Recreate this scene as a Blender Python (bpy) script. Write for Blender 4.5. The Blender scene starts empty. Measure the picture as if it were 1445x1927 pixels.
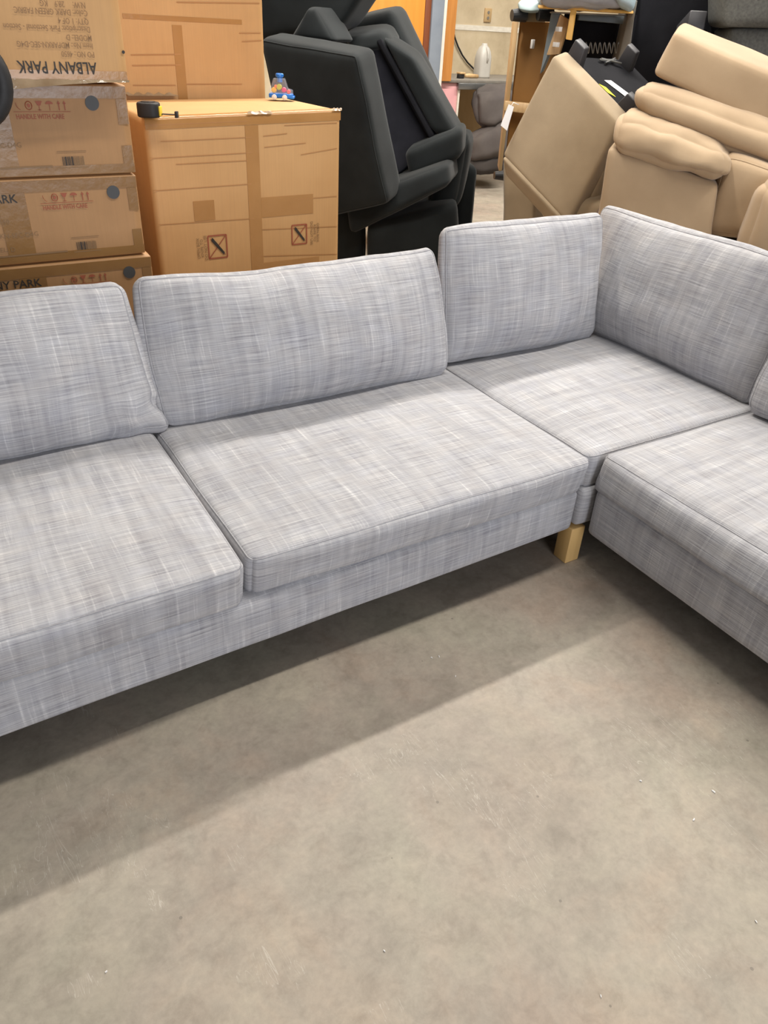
import bpy, bmesh, math, random
from mathutils import Vector, Matrix, noise
random.seed(7)
SC = bpy.context.scene
COL = SC.collection

# ------------------------------------------------------------------ camera
W, H = 1445.0, 1927.0
FPX = 1400.0
PITCH, ROLL, YAW = math.radians(33.2), math.radians(-3.25), math.radians(32.5)
CAM = Vector((0, 0, 1.62))
def _basis():
    f = Vector((0, math.cos(PITCH), -math.sin(PITCH))); r = Vector((1, 0, 0)); d = f.cross(r)
    r2 = math.cos(ROLL)*r + math.sin(ROLL)*d; d2 = -math.sin(ROLL)*r + math.cos(ROLL)*d
    m = Matrix.Rotation(-YAW, 3, 'Z')
    return m @ r2, m @ d2, m @ f
CR, CD, CF = _basis()
cam_data = bpy.data.cameras.new('camera')
cam_data.sensor_fit = 'HORIZONTAL'; cam_data.sensor_width = 36.0
cam_data.lens = FPX / W * 36.0
cam_data.clip_start = 0.05; cam_data.clip_end = 100
cam = bpy.data.objects.new('camera', cam_data); COL.objects.link(cam)
mw = Matrix((CR, -CD, -CF)).transposed().to_4x4(); mw.translation = CAM
cam.matrix_world = mw
SC.camera = cam

# ------------------------------------------------------------------ world, lamps, exposure
SC.view_settings.view_transform = 'Standard'; SC.view_settings.look = 'None'
SC.view_settings.exposure = 0.07; SC.view_settings.gamma = 1.0
SC.view_settings.use_curve_mapping = False
world = bpy.data.worlds.new('hall'); SC.world = world; world.use_nodes = True
world.node_tree.nodes['Background'].inputs[0].default_value = (1.0, 0.97, 0.93, 1)
world.node_tree.nodes['Background'].inputs[1].default_value = 0.15
def strip_lamp(name, x, y, z, length, width, watts, col=(1.0, 0.95, 0.87), aim=None):
    l = bpy.data.lights.new(name, 'AREA'); l.shape = 'RECTANGLE'
    l.size = length; l.size_y = width; l.energy = watts; l.color = col
    o = bpy.data.objects.new(name, l); COL.objects.link(o); o.location = (x, y, z)
    if aim is not None:
        o.rotation_euler = (aim, 0, 0)
    return o
# rows of ceiling strip lamps running along the long side of the sofa, and the open loading door behind the camera
strip_lamp('ceiling_lamp_row', 4.5, 4.95, 5.2, 7.4, 0.18, 600)
strip_lamp('ceiling_lamp_row', 4.1, 1.20, 5.2, 7.2, 0.18, 275)
strip_lamp('ceiling_lamp_row', 5.0, 8.4, 5.2, 7.0, 0.18, 150)
strip_lamp('loading_door_daylight', 0.6, -6.5, 1.9, 5.0, 3.2, 370, col=(0.90, 0.93, 1.0), aim=math.radians(90))

# ------------------------------------------------------------------ geometry helpers
FH = Vector((CF.x, CF.y, 0)).normalized()
RH = Vector((FH.y, -FH.x, 0))
UP = Vector((0, 0, 1))
def ray(x, y): return (x - W/2)/FPX*CR + (y - H/2)/FPX*CD + CF
def at(x, y, D):
    v = ray(x, y); return CAM + v*(D/v.dot(FH))
def on_y(x, y, Y):
    v = ray(x, y); return CAM + v*(Y/v.y)
def on_z(x, y, Z):
    v = ray(x, y); return CAM + v*((Z - CAM.z)/v.z)
ORG = {}
def mesh_obj(name, verts, faces, mat, parent=None, uvs=None, smooth=True, origin=None):
    verts = [Vector(v) for v in verts]
    if parent is not None: org = ORG[parent]
    elif origin is not None: org = Vector(origin)
    else:
        org = Vector((sum(v.x for v in verts)/len(verts), sum(v.y for v in verts)/len(verts), min(v.z for v in verts)))
    me = bpy.data.meshes.new(name)
    me.from_pydata([tuple(v - org) for v in verts], [], faces)
    if uvs is not None:
        ul = me.uv_layers.new(name='UVMap')
        for p in me.polygons:
            for li, vi in zip(p.loop_indices, range(len(p.vertices))):
                ul.data[li].uv = uvs[p.index][vi]
    me.materials.append(mat)
    me.validate(); me.update()
    if smooth:
        me.polygons.foreach_set('use_smooth', [True]*len(me.polygons))
    o = bpy.data.objects.new(name, me); COL.objects.link(o)
    if parent is not None:
        o.parent = parent
    else:
        o.location = org
    ORG[o] = org.copy()
    return o
def thing(name, loc, label=None, cat=None, group=None):
    o = bpy.data.objects.new(name, None); COL.objects.link(o); o.location = loc
    o.empty_display_size = 0.1
    ORG[o] = Vector(loc)
    tag(o, label, cat, group)
    return o
def tag(o, label=None, cat=None, group=None, kind=None):
    if label: o['label'] = label
    if cat: o['category'] = cat
    if group: o['group'] = group
    if kind: o['kind'] = kind
    return o
class MB:
    """collects hard-edged pieces into one mesh"""
    def __init__(s): s.v = []; s.f = []
    def add(s, v, f):
        n = len(s.v); s.v += [Vector(x) for x in v]; s.f += [tuple(i+n for i in q) for q in f]; return s
    def hexa(s, c):      # c: 8 corners, bit0 x bit1 y bit2 z
        return s.add(c, [(0,2,3,1),(4,5,7,6),(0,1,5,4),(2,6,7,3),(0,4,6,2),(1,3,7,5)])
    def box(s, lo, hi, T=None):
        c = [Vector((hi[0] if i & 1 else lo[0], hi[1] if i & 2 else lo[1], hi[2] if i & 4 else lo[2])) for i in range(8)]
        return s.hexa([T(p) for p in c] if T else c)
    def tube(s, pts, r, n=8, closed=False, caps=True):
        pts = [Vector(p) for p in pts]; m = len(pts); rs = r if isinstance(r, (list, tuple)) else [r]*m
        rings = []
        for i, p in enumerate(pts):
            if closed: t = pts[(i+1) % m] - pts[i-1]
            else: t = pts[min(i+1, m-1)] - pts[max(i-1, 0)]
            t.normalize()
            a = t.orthogonal() if i == 0 else (rings[-1][1] - t*rings[-1][1].dot(t))
            a.normalize(); b = t.cross(a)
            rings.append(([p + rs[i]*(math.cos(2*math.pi*k/n)*a + math.sin(2*math.pi*k/n)*b) for k in range(n)], a))
        v = [q for g in rings for q in g[0]]; f = []
        for i in range(m if closed else m-1):
            j = (i+1) % m
            for k in range(n): f.append((i*n+k, i*n+(k+1) % n, j*n+(k+1) % n, j*n+k))
        if not closed and caps: f += [tuple(range(n))[::-1], tuple(range((m-1)*n, m*n))]
        return s.add(v, f)
    def lathe(s, prof, o, ax=UP, n=24):     # prof: [(radius, height)]
        o = Vector(o); ax = Vector(ax).normalized(); a = ax.orthogonal().normalized(); b = ax.cross(a)
        v = []; f = []
        for (r, h) in prof:
            for k in range(n): v.append(o + ax*h + r*(math.cos(2*math.pi*k/n)*a + math.sin(2*math.pi*k/n)*b))
        for i in range(len(prof)-1):
            for k in range(n): f.append((i*n+k, i*n+(k+1) % n, (i+1)*n+(k+1) % n, (i+1)*n+k))
        f += [tuple(range(n))[::-1], tuple(range((len(prof)-1)*n, len(prof)*n))]
        return s.add(v, f)
    def prism(s, poly, vec):                # planar outline pushed along vec
        n = len(poly); vec = Vector(vec); poly = [Vector(p) for p in poly]
        f = [tuple(range(n)), tuple(range(n, 2*n))[::-1]] + [(i, i+n, (i+1) % n+n, (i+1) % n) for i in range(n)]
        return s.add(poly + [p+vec for p in poly], f)
    def build(s, name, mat, parent=None, bevel=0.0, seg=2, smooth=False, origin=None):
        bm = bmesh.new()
        vs = [bm.verts.new(v) for v in s.v]
        for q in s.f:
            try: bm.faces.new([vs[i] for i in q])
            except ValueError: pass
        bmesh.ops.recalc_face_normals(bm, faces=bm.faces)
        if bevel > 0:
            ed = [e for e in bm.edges if len(e.link_faces) == 2 and e.calc_face_angle(0) > 0.5]
            bmesh.ops.bevel(bm, geom=ed, offset=bevel, segments=seg, profile=0.5, affect='EDGES', clamp_overlap=True)
        bm.verts.index_update()
        v = [x.co.copy() for x in bm.verts]; f = [tuple(x.index for x in q.verts) for q in bm.faces]
        bm.free()
        o = mesh_obj(name, v, f, mat, parent, smooth=smooth or bevel > 0, origin=origin)
        if bevel > 0 and not smooth:
            o.data.set_sharp_from_angle(angle=math.radians(50))
        return o

class Soft:
    """a stuffed block: rounded, crowned box mapped into eight world corners"""
    def __init__(s, c, r=0.03, crown=(0, 0, 0), wob=0.0, wfreq=4.0, seed=0, power=4, warp=None):
        s.c = [Vector(p) for p in c]; s.r = r; s.crown = crown; s.wob = wob; s.wf = wfreq; s.seed = seed; s.pw = power; s.warp = warp
        g = s.c
        s.h = [0.5*sum((g[i | 1]-g[i]).length for i in (0, 2, 4, 6))/4,
               0.5*sum((g[i | 2]-g[i]).length for i in (0, 1, 4, 5))/4,
               0.5*sum((g[i | 4]-g[i]).length for i in (0, 1, 2, 3))/4]
        s.r = min(r, 0.95*min(s.h))
    def F(s, a, b, c):
        h, r = s.h, s.r
        q = (a, b, c); p = [q[i]*h[i] for i in range(3)]
        inn = [max(-(h[i]-r), min(h[i]-r, p[i])) for i in range(3)]
        d = Vector([p[i]-inn[i] for i in range(3)])
        if d.length > 1e-9:
            m = max(abs(x) for x in d)            # keep the cube-surface spacing inside the corner
            d = d.normalized()*m
        p = [inn[i]+d[i] for i in range(3)]
        k = s.pw
        A, B, Cc = [1-abs(x)**k for x in q]
        p[0] += a*s.crown[0]*B*Cc; p[1] += b*s.crown[1]*A*Cc; p[2] += c*s.crown[2]*A*B
        if s.wob:
            v = Vector(p)*s.wf + Vector((s.seed*3.1, s.seed*1.7, s.seed*5.3))
            n = noise.noise_vector(v) + 0.45*noise.noise_vector(v*2.3)
            p = [p[i]+s.wob*n[i] for i in range(3)]
        if s.warp:
            p = s.warp(a, b, c, p)
        u = [0.5*(1+p[i]/h[i]) for i in range(3)]
        g = s.c; res = Vector((0, 0, 0))
        for i in range(8):
            w = (u[0] if i & 1 else 1-u[0])*(u[1] if i & 2 else 1-u[1])*(u[2] if i & 4 else 1-u[2])
            res += g[i]*w
        return res
    @staticmethod
    def remap(t):
        return math.copysign(1-(1-abs(t))**1.7, t)
    def mesh(s, n):
        idx = {}; V = []; F = []; UV = []; L = []
        def vert(i, j, k):
            key = (i, j, k)
            if key not in idx:
                q = [s.remap(-1+2*x/m) for x, m in zip(key, n)]
                idx[key] = len(V); V.append(s.F(*q)); L.append([q[t]*s.h[t] for t in range(3)])
            return idx[key]
        def face(quad, ua, va):
            ids = [vert(*q) for q in quad]
            F.append(ids); UV.append([(L[i][ua]+s.h[ua], L[i][va]+s.h[va]) for i in ids])
        nx, ny, nz = n
        for i in range(nx):
            for j in range(ny):
                face([(i,j,0),(i,j+1,0),(i+1,j+1,0),(i+1,j,0)], 0, 1)
                face([(i,j,nz),(i+1,j,nz),(i+1,j+1,nz),(i,j+1,nz)], 0, 1)
        for i in range(nx):
            for k in range(nz):
                face([(i,0,k),(i+1,0,k),(i+1,0,k+1),(i,0,k+1)], 0, 2)
                face([(i,ny,k),(i,ny,k+1),(i+1,ny,k+1),(i+1,ny,k)], 0, 2)
        for j in range(ny):
            for k in range(nz):
                face([(0,j,k),(0,j,k+1),(0,j+1,k+1),(0,j+1,k)], 1, 2)
                face([(nx,j,k),(nx,j+1,k),(nx,j+1,k+1),(nx,j,k+1)], 1, 2)
        return V, F, UV
    def build(s, name, mat, n=(24, 20, 10), parent=None):
        V, F, UV = s.mesh(n)
        off = s.seed*1.37
        UV = [[(u+off, v+off*0.7) for u, v in q] for q in UV]
        return mesh_obj(name, V, F, mat, parent, uvs=UV)
    def loop(s, axis, side, n=30):
        """closed path along the four edges of one face (axis 0/1/2, side -1/1)"""
        o = [i for i in range(3) if i != axis]
        corners = [(-1, -1), (1, -1), (1, 1), (-1, 1)]
        P = []
        for e in range(4):
            (a0, b0), (a1, b1) = corners[e], corners[(e+1) % 4]
            for k in range(n):
                t = k/n; q = [0, 0, 0]; q[axis] = side
                if a0 != a1: q[o[0]] = s.remap(a0+(a1-a0)*t); q[o[1]] = b0
                else: q[o[0]] = a0; q[o[1]] = s.remap(b0+(b1-b0)*t)
                P.append(s.F(*q))
        return P
    def welt(s, axis, side, r, mat, parent, name='seam_welt', n=30):
        return MB().tube(s.loop(axis, side, n), r, 6, closed=True).build(name, mat, parent, smooth=True)

def rbox(center, size, rz=0.0, rx=0.0, front_rot=None):
    """eight corners of a turned box; rx leans the top backwards (+y)"""
    m = Matrix.Rotation(rz, 3, 'Z') @ Matrix.Rotation(-rx, 3, 'X')
    return [Vector(center) + m @ Vector(((1 if i & 1 else -1)*size[0]/2, (1 if i & 2 else -1)*size[1]/2, (1 if i & 4 else -1)*size[2]/2)) for i in range(8)]
def quad_hexa(tl, tr, br, bl, back):
    """front face from four (x, y, D) sightings, pushed back by a world vector or four of them"""
    P = {'tl': at(*tl), 'tr': at(*tr), 'br': at(*br), 'bl': at(*bl)}
    B = back if isinstance(back, (list, tuple)) else [back]*4
    return [P['bl'], P['br'], P['bl']+B[3], P['br']+B[2], P['tl'], P['tr'], P['tl']+B[0], P['tr']+B[1]]
def vec(right, fwd, up): return RH*right + FH*fwd + UP*up

# ------------------------------------------------------------------ materials
def srgb(r, g, b):
    def c(x):
        x /= 255.0
        return x/12.92 if x <= 0.04045 else ((x+0.055)/1.055)**2.4
    return (c(r), c(g), c(b), 1)
def new_mat(name):
    m = bpy.data.materials.new(name); m.use_nodes = True
    return m, m.node_tree, m.node_tree.nodes['Principled BSDF']
def node(nt, typ, **kw):
    n = nt.nodes.new(typ)
    for k, v in kw.items(): setattr(n, k, v)
    return n
def noise_node(nt, vecsock, scale, detail=3, rough=0.55, dist=0.0):
    n = node(nt, 'ShaderNodeTexNoise'); n.inputs['Scale'].default_value = scale
    n.inputs['Detail'].default_value = detail; n.inputs['Roughness'].default_value = rough
    n.inputs['Distortion'].default_value = dist
    nt.links.new(vecsock, n.inputs['Vector']); return n
def ramp(nt, fac, stops):
    r = node(nt, 'ShaderNodeValToRGB')
    el = r.color_ramp.elements
    while len(el) < len(stops): el.new(0.5)
    for e, (p, c) in zip(el, stops): e.position = p; e.color = c
    nt.links.new(fac, r.inputs['Fac']); return r
def mapping(nt, sock, scale, rot=(0, 0, 0)):
    m = node(nt, 'ShaderNodeMapping'); m.inputs['Scale'].default_value = scale; m.inputs['Rotation'].default_value = rot
    nt.links.new(sock, m.inputs['Vector']); return m.outputs['Vector']
def mix(nt, fac, a, b, mode='MIX'):
    m = node(nt, 'ShaderNodeMix', data_type='RGBA', blend_type=mode)
    for i, s in ((0, fac), (6, a), (7, b)):
        if isinstance(s, bpy.types.NodeSocket): nt.links.new(s, m.inputs[i])
        else: m.inputs[i].default_value = s
    return m.outputs[2]
def math_n(nt, op, a, b=None, c=None):
    m = node(nt, 'ShaderNodeMath', operation=op)
    for i, s in enumerate((a, b, c)):
        if s is None: continue
        if isinstance(s, bpy.types.NodeSocket): nt.links.new(s, m.inputs[i])
        else: m.inputs[i].default_value = s
    return m.outputs[0]
def bump(nt, p, h, strength, dist=0.01):
    b = node(nt, 'ShaderNodeBump'); b.inputs['Strength'].default_value = strength; b.inputs['Distance'].default_value = dist
    nt.links.new(h, b.inputs['Height']); nt.links.new(b.outputs['Normal'], p.inputs['Normal'])
def plain(name, c0, c1, scale=6.0, rough=0.7, bump_s=0.0, bscale=200, metallic=0.0, sheen=0.0, spec=0.5, stretch=(1, 1, 1), coat=0.0):
    m, nt, p = new_mat(name)
    tc = node(nt, 'ShaderNodeTexCoord')
    v = mapping(nt, tc.outputs['Object'], stretch)
    n = noise_node(nt, v, scale, 4)
    r = ramp(nt, n.outputs['Fac'], [(0.3, c0), (0.7, c1)])
    nt.links.new(r.outputs['Color'], p.inputs['Base Color'])
    p.inputs['Roughness'].default_value = rough; p.inputs['Metallic'].default_value = metallic
    p.inputs['Specular IOR Level'].default_value = spec
    if sheen: p.inputs['Sheen Weight'].default_value = sheen; p.inputs['Sheen Roughness'].default_value = 0.5
    if coat: p.inputs['Coat Weight'].default_value = coat
    if bump_s:
        n2 = noise_node(nt, v, bscale, 3)
        bump(nt, p, n2.outputs['Fac'], bump_s, 0.004)
    return m

def woven_fabric():
    m, nt, p = new_mat('slub_weave')
    tc = node(nt, 'ShaderNodeTexCoord'); uv = tc.outputs['UV']
    thread = noise_node(nt, mapping(nt, uv, (6, 330, 1)), 1.0, 2, 0.5)           # fine threads along u
    band = noise_node(nt, mapping(nt, uv, (3, 120, 1)), 1.0, 3, 0.6)
    slub = noise_node(nt, mapping(nt, uv, (110, 5.5, 1)), 1.0, 2, 0.55)           # pale slubs across
    slub2 = noise_node(nt, mapping(nt, uv, (34, 2.4, 1)), 1.0, 3, 0.6)
    cloud = noise_node(nt, mapping(nt, uv, (5, 5, 1)), 1.0, 3, 0.6)
    def cen(s, k): return math_n(nt, 'MULTIPLY', math_n(nt, 'SUBTRACT', s, 0.5), k)
    tot = math_n(nt, 'ADD', cen(thread.outputs['Fac'], 0.85), cen(band.outputs['Fac'], 0.24))
    sl = math_n(nt, 'MULTIPLY', math_n(nt, 'MAXIMUM', math_n(nt, 'SUBTRACT', slub.outputs['Fac'], 0.57), 0.0), 1.0)
    tot = math_n(nt, 'ADD', tot, sl)
    tot = math_n(nt, 'ADD', tot, cen(slub2.outputs['Fac'], 0.5))
    tot = math_n(nt, 'ADD', tot, cen(cloud.outputs['Fac'], 0.25))
    tot = math_n(nt, 'ADD', tot, 0.47)
    r = ramp(nt, tot, [(0.10, srgb(112, 111, 116)), (0.36, srgb(156, 155, 159)), (0.62, srgb(184, 183, 185)), (0.95, srgb(224, 222, 220))])
    warm = noise_node(nt, mapping(nt, uv, (9, 14, 1)), 1.0, 3, 0.6)
    w = ramp(nt, warm.outputs['Fac'], [(0.3, (0.98, 0.99, 1.02, 1)), (0.5, (1, 1, 1, 1)), (0.7, (1.02, 1.0, 0.98, 1))])
    col = mix(nt, 1.0, r.outputs['Color'], w.outputs['Color'], 'MULTIPLY')
    nt.links.new(col, p.inputs['Base Color'])
    p.inputs['Roughness'].default_value = 0.85; p.inputs['Specular IOR Level'].default_value = 0.15
    p.inputs['Sheen Weight'].default_value = 0.15
    bump(nt, p, tot, 0.35, 0.003)
    return m
def concrete():
    m, nt, p = new_mat('concrete')
    tc = node(nt, 'ShaderNodeTexCoord'); o = tc.outputs['Object']
    big = noise_node(nt, o, 1.1, 4, 0.6, 0.6)
    mid = noise_node(nt, o, 5.0, 5, 0.65, 0.3)
    fine = noise_node(nt, o, 60.0, 3, 0.6)
    r = ramp(nt, big.outputs['Fac'], [(0.3, srgb(146, 134, 122)), (0.5, srgb(160, 149, 136)), (0.72, srgb(166, 158, 143))])
    r2 = ramp(nt, mid.outputs['Fac'], [(0.28, (0.80, 0.80, 0.79, 1)), (0.5, (1, 1, 1, 1)), (0.75, (1.12, 1.10, 1.08, 1))])
    mot = noise_node(nt, o, 17.0, 5, 0.7, 0.4)
    r4 = ramp(nt, mot.outputs['Fac'], [(0.30, (0.84, 0.83, 0.82, 1)), (0.5, (1, 1, 1, 1)), (0.70, (1.10, 1.09, 1.08, 1))])
    red = noise_node(nt, mapping(nt, o, (1, 1, 1), (0, 0, 1.1)), 2.6, 4, 0.65, 0.5)
    r5 = ramp(nt, red.outputs['Fac'], [(0.36, (0.97, 1.0, 0.98, 1)), (0.52, (1, 1, 1, 1)), (0.66, (1.03, 0.975, 0.95, 1))])
    r3 = ramp(nt, fine.outputs['Fac'], [(0.3, (0.93, 0.93, 0.93, 1)), (0.7, (1.06, 1.06, 1.06, 1))])
    c = mix(nt, 1.0, r.outputs['Color'], r2.outputs['Color'], 'MULTIPLY')
    c = mix(nt, 1.0, c, r3.outputs['Color'], 'MULTIPLY')
    c = mix(nt, 1.0, c, r4.outputs['Color'], 'MULTIPLY')
    c = mix(nt, 1.0, c, r5.outputs['Color'], 'MULTIPLY')
    # scratches: thin bent pale lines
    for sc_, rz in (((9, 0.9, 1), 0.5), ((7, 0.7, 1), -0.9)):
        s1 = noise_node(nt, mapping(nt, o, sc_, (0, 0, rz)), 1.6, 4, 0.7, 1.5)
        line = math_n(nt, 'LESS_THAN', math_n(nt, 'ABSOLUTE', math_n(nt, 'SUBTRACT', s1.outputs['Fac'], 0.5)), 0.0022)
        gate = noise_node(nt, o, 3.3, 2)
        g = math_n(nt, 'GREATER_THAN', gate.outputs['Fac'], 0.58)
        c = mix(nt, math_n(nt, 'MULTIPLY', math_n(nt, 'MULTIPLY', line, g), 0.35), c, srgb(205, 198, 186))
    # pale flecks and dark pits
    vo = node(nt, 'ShaderNodeTexVoronoi'); vo.inputs['Scale'].default_value = 9.0; nt.links.new(o, vo.inputs['Vector'])
    sp = math_n(nt, 'LESS_THAN', vo.outputs['Distance'], 0.035)
    c = mix(nt, math_n(nt, 'MULTIPLY', sp, 0.5), c, srgb(96, 90, 82))
    nt.links.new(c, p.inputs['Base Color'])
    rr = ramp(nt, mid.outputs['Fac'], [(0.3, (0.42,)*3+(1,)), (0.7, (0.62,)*3+(1,))])
    nt.links.new(rr.outputs['Color'], p.inputs['Roughness'])
    p.inputs['Specular IOR Level'].default_value = 0.35
    bump(nt, p, fine.outputs['Fac'], 0.12, 0.003)
    return m
def cardboard(name, c0, c1):
    m, nt, p = new_mat(name)
    tc = node(nt, 'ShaderNodeTexCoord'); o = tc.outputs['Object']
    n = noise_node(nt, o, 3.0, 4); fl = noise_node(nt, mapping(nt, o, (160, 160, 3)), 1.0, 2)
    r = ramp(nt, n.outputs['Fac'], [(0.3, c0), (0.7, c1)])
    f2 = ramp(nt, fl.outputs['Fac'], [(0.3, (0.97,)*3+(1,)), (0.7, (1.03,)*3+(1,))])
    nt.links.new(mix(nt, 1.0, r.outputs['Color'], f2.outputs['Color'], 'MULTIPLY'), p.inputs['Base Color'])
    p.inputs['Roughness'].default_value = 0.62
    bump(nt, p, n.outputs['Fac'], 0.15, 0.02)
    return m
def wall_mat():
    m, nt, p = new_mat('stained_drywall')
    tc = node(nt, 'ShaderNodeTexCoord'); o = tc.outputs['Object']
    n = noise_node(nt, o, 1.6, 5, 0.65)
    r = ramp(nt, n.outputs['Fac'], [(0.3, srgb(176, 158, 128)), (0.55, srgb(201, 184, 153)), (0.75, srgb(214, 199, 172))])
    nt.links.new(r.outputs['Color'], p.inputs['Base Color']); p.inputs['Roughness'].default_value = 0.8
    return m
def wood(name, c0, c1, stretch=(1, 1, 0.06), scale=40, rough=0.5):
    return plain(name, c0, c1, scale, rough, stretch=stretch)

M_FAB = woven_fabric()
M_FLOOR = concrete()
M_WELT = plain('seam_thread_grey', srgb(150, 149, 153), srgb(172, 171, 174), 60, 0.85, spec=0.1)
M_CARD = cardboard('brown_cardboard', srgb(190, 145, 93), srgb(200, 156, 104))
M_CARD2 = cardboard('dull_cardboard', srgb(160, 119, 76), srgb(174, 132, 88))
M_TAPE = plain('brown_tape', srgb(166, 120, 68), srgb(176, 130, 78), 5, 0.22, 0.25, 30)
M_TAPE2 = plain('dull_tape', srgb(130, 92, 46), srgb(142, 104, 56), 5, 0.25, 0.25, 30)
M_CREASE = plain('cardboard_crease', srgb(168, 118, 68), srgb(178, 128, 78), 5, 0.6)
M_INK = plain('black_ink', srgb(44, 38, 30), srgb(56, 48, 40), 5, 0.6)
M_INK2 = plain('faded_ink', srgb(128, 98, 64), srgb(138, 106, 70), 5, 0.6)
M_INK3 = plain('pale_print', srgb(140, 106, 70), srgb(150, 116, 78), 5, 0.6)
M_RED = plain('red_ink', srgb(150, 78, 52), srgb(162, 86, 58), 5, 0.6)
M_DOT = plain('grey_dot', srgb(60, 60, 60), srgb(70, 70, 70), 5, 0.5)
M_DARK = plain('charcoal_suede', srgb(22, 25, 26), srgb(34, 38, 39), 3.5, 0.85, 0.15, 500, sheen=0.12, spec=0.15)
M_BLACK = plain('black_dust_cover', srgb(20, 20, 24), srgb(28, 28, 32), 6, 0.9, 0.2, 600, spec=0.15)
M_RECESS = plain('faded_black_cloth', srgb(32, 32, 38), srgb(42, 42, 48), 6, 0.9, 0.2, 500, spec=0.15)
M_TAN = plain('tan_suede', srgb(150, 132, 107), srgb(167, 148, 121), 4, 0.85, 0.2, 400, sheen=0.2, spec=0.15)
M_TAN2 = plain('tan_microfibre', srgb(160, 136, 107), srgb(175, 151, 121), 3, 0.75, 0.15, 400, sheen=0.2, spec=0.2)
M_GREYSOFA = plain('grey_tweed', srgb(92, 92, 90), srgb(112, 112, 108), 60, 0.9, 0.3, 400, spec=0.1)
M_PILLOW = plain('dark_taupe_cloth', srgb(84, 78, 76), srgb(98, 92, 88), 4, 0.85, 0.15, 300, spec=0.15)
M_BIRCH = wood('birch', srgb(206, 166, 104), srgb(222, 184, 122))
M_PINE = wood('pine', srgb(226, 172, 84), srgb(240, 190, 104))
M_RAW = wood('raw_frame_wood', srgb(186, 150, 104), srgb(206, 172, 126))
M_HARD = plain('hardboard', srgb(150, 106, 52), srgb(164, 118, 62), 3, 0.6)
M_PLASTIC = plain('black_plastic', srgb(34, 34, 36), srgb(44, 44, 46), 5, 0.4, spec=0.5)
M_RUBBER = plain('black_rubber', srgb(26, 25, 26), srgb(34, 33, 34), 30, 0.6)
M_STEEL = plain('grey_steel', srgb(126, 126, 124), srgb(146, 146, 144), 8, 0.35, metallic=0.8)
M_PAINTSTEEL = plain('grey_painted_frame', srgb(122, 130, 142), srgb(136, 144, 154), 4, 0.5)
M_DOOR = plain('orange_stained_door', srgb(208, 134, 50), srgb(222, 148, 62), 2, 0.45, stretch=(6, 6, 0.5))
M_STILE = wood('dark_red_wood', srgb(112, 58, 28), srgb(132, 70, 36))
M_POST = wood('orange_post_wood', srgb(178, 116, 54), srgb(194, 132, 66))
M_WALL = wall_mat()
M_WHITE = plain('white_paint', srgb(216, 210, 198), srgb(228, 222, 212), 5, 0.7)
M_PLASTER = plain('joint_compound', srgb(214, 206, 190), srgb(230, 224, 210), 14, 0.8, stretch=(1, 1, 3))
M_PINK = plain('pink_board', srgb(206, 146, 150), srgb(220, 166, 166), 3, 0.75)
M_PLY = plain('plywood', srgb(176, 146, 102), srgb(190, 160, 116), 6, 0.7, stretch=(1, 1, 0.2))
M_SHELF = plain('worn_shelf', srgb(112, 106, 98), srgb(132, 126, 116), 9, 0.6)
M_JUG = plain('milky_plastic', srgb(184, 180, 172), srgb(198, 194, 186), 4, 0.4)
M_PAPER = plain('white_paper', srgb(226, 224, 222), srgb(236, 234, 232), 4, 0.7)
M_YELLOW = plain('yellow_tag', srgb(232, 226, 20), srgb(242, 236, 40), 4, 0.6)
M_YPLAST = plain('yellow_plastic', srgb(236, 200, 40), srgb(246, 212, 60), 4, 0.4)
M_BLUE = plain('blue_plastic', srgb(24, 104, 196), srgb(40, 124, 214), 4, 0.3)
M_BLANKET = plain('pale_blue_cloth', srgb(150, 166, 166), srgb(176, 192, 194), 5, 0.85)
M_FOIL = plain('grey_plastic_wrap', srgb(150, 150, 154), srgb(176, 176, 182), 6, 0.3)
M_BLUEGREY = plain('blue_grey_cloth', srgb(104, 114, 120), srgb(118, 128, 134), 5, 0.85)
M_WRAP = plain('clear_wrap', srgb(140, 116, 88), srgb(168, 146, 118), 12, 0.15, 0.6, 30)
def toy_mat(name, c): return plain(name, c, c, 4, 0.35)
def clear_mat():
    m, nt, p = new_mat('clear_shell')
    tc = node(nt, 'ShaderNodeTexCoord'); n = noise_node(nt, tc.outputs['Object'], 30, 2)
    r = ramp(nt, n.outputs['Fac'], [(0.3, (0.9, 0.9, 0.95, 1)), (0.7, (1, 1, 1, 1))])
    nt.links.new(r.outputs['Color'], p.inputs['Base Color'])
    p.inputs['Roughness'].default_value = 0.1; p.inputs['Alpha'].default_value = 0.14
    return m
M_CLEAR = clear_mat()

# ------------------------------------------------------------------ the hall: floor, walls, door
def structure(o): o['kind'] = 'structure'; return o
fv = [(-7, -5, 0), (15, -5, 0), (15, 10, 0), (-7, 10, 0)]
structure(MB().prism([Vector(p) for p in fv], (0, 0, -0.15)).build('floor', M_FLOOR))
YW = 9.2        # alcove wall
structure(MB().box((-7, YW, 0), (15, YW+0.15, 4.5)).build('wall_back', M_WALL))
structure(MB().box((14.85, -5, 0), (15, YW, 4.5)).build('wall_right', M_WALL))
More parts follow.
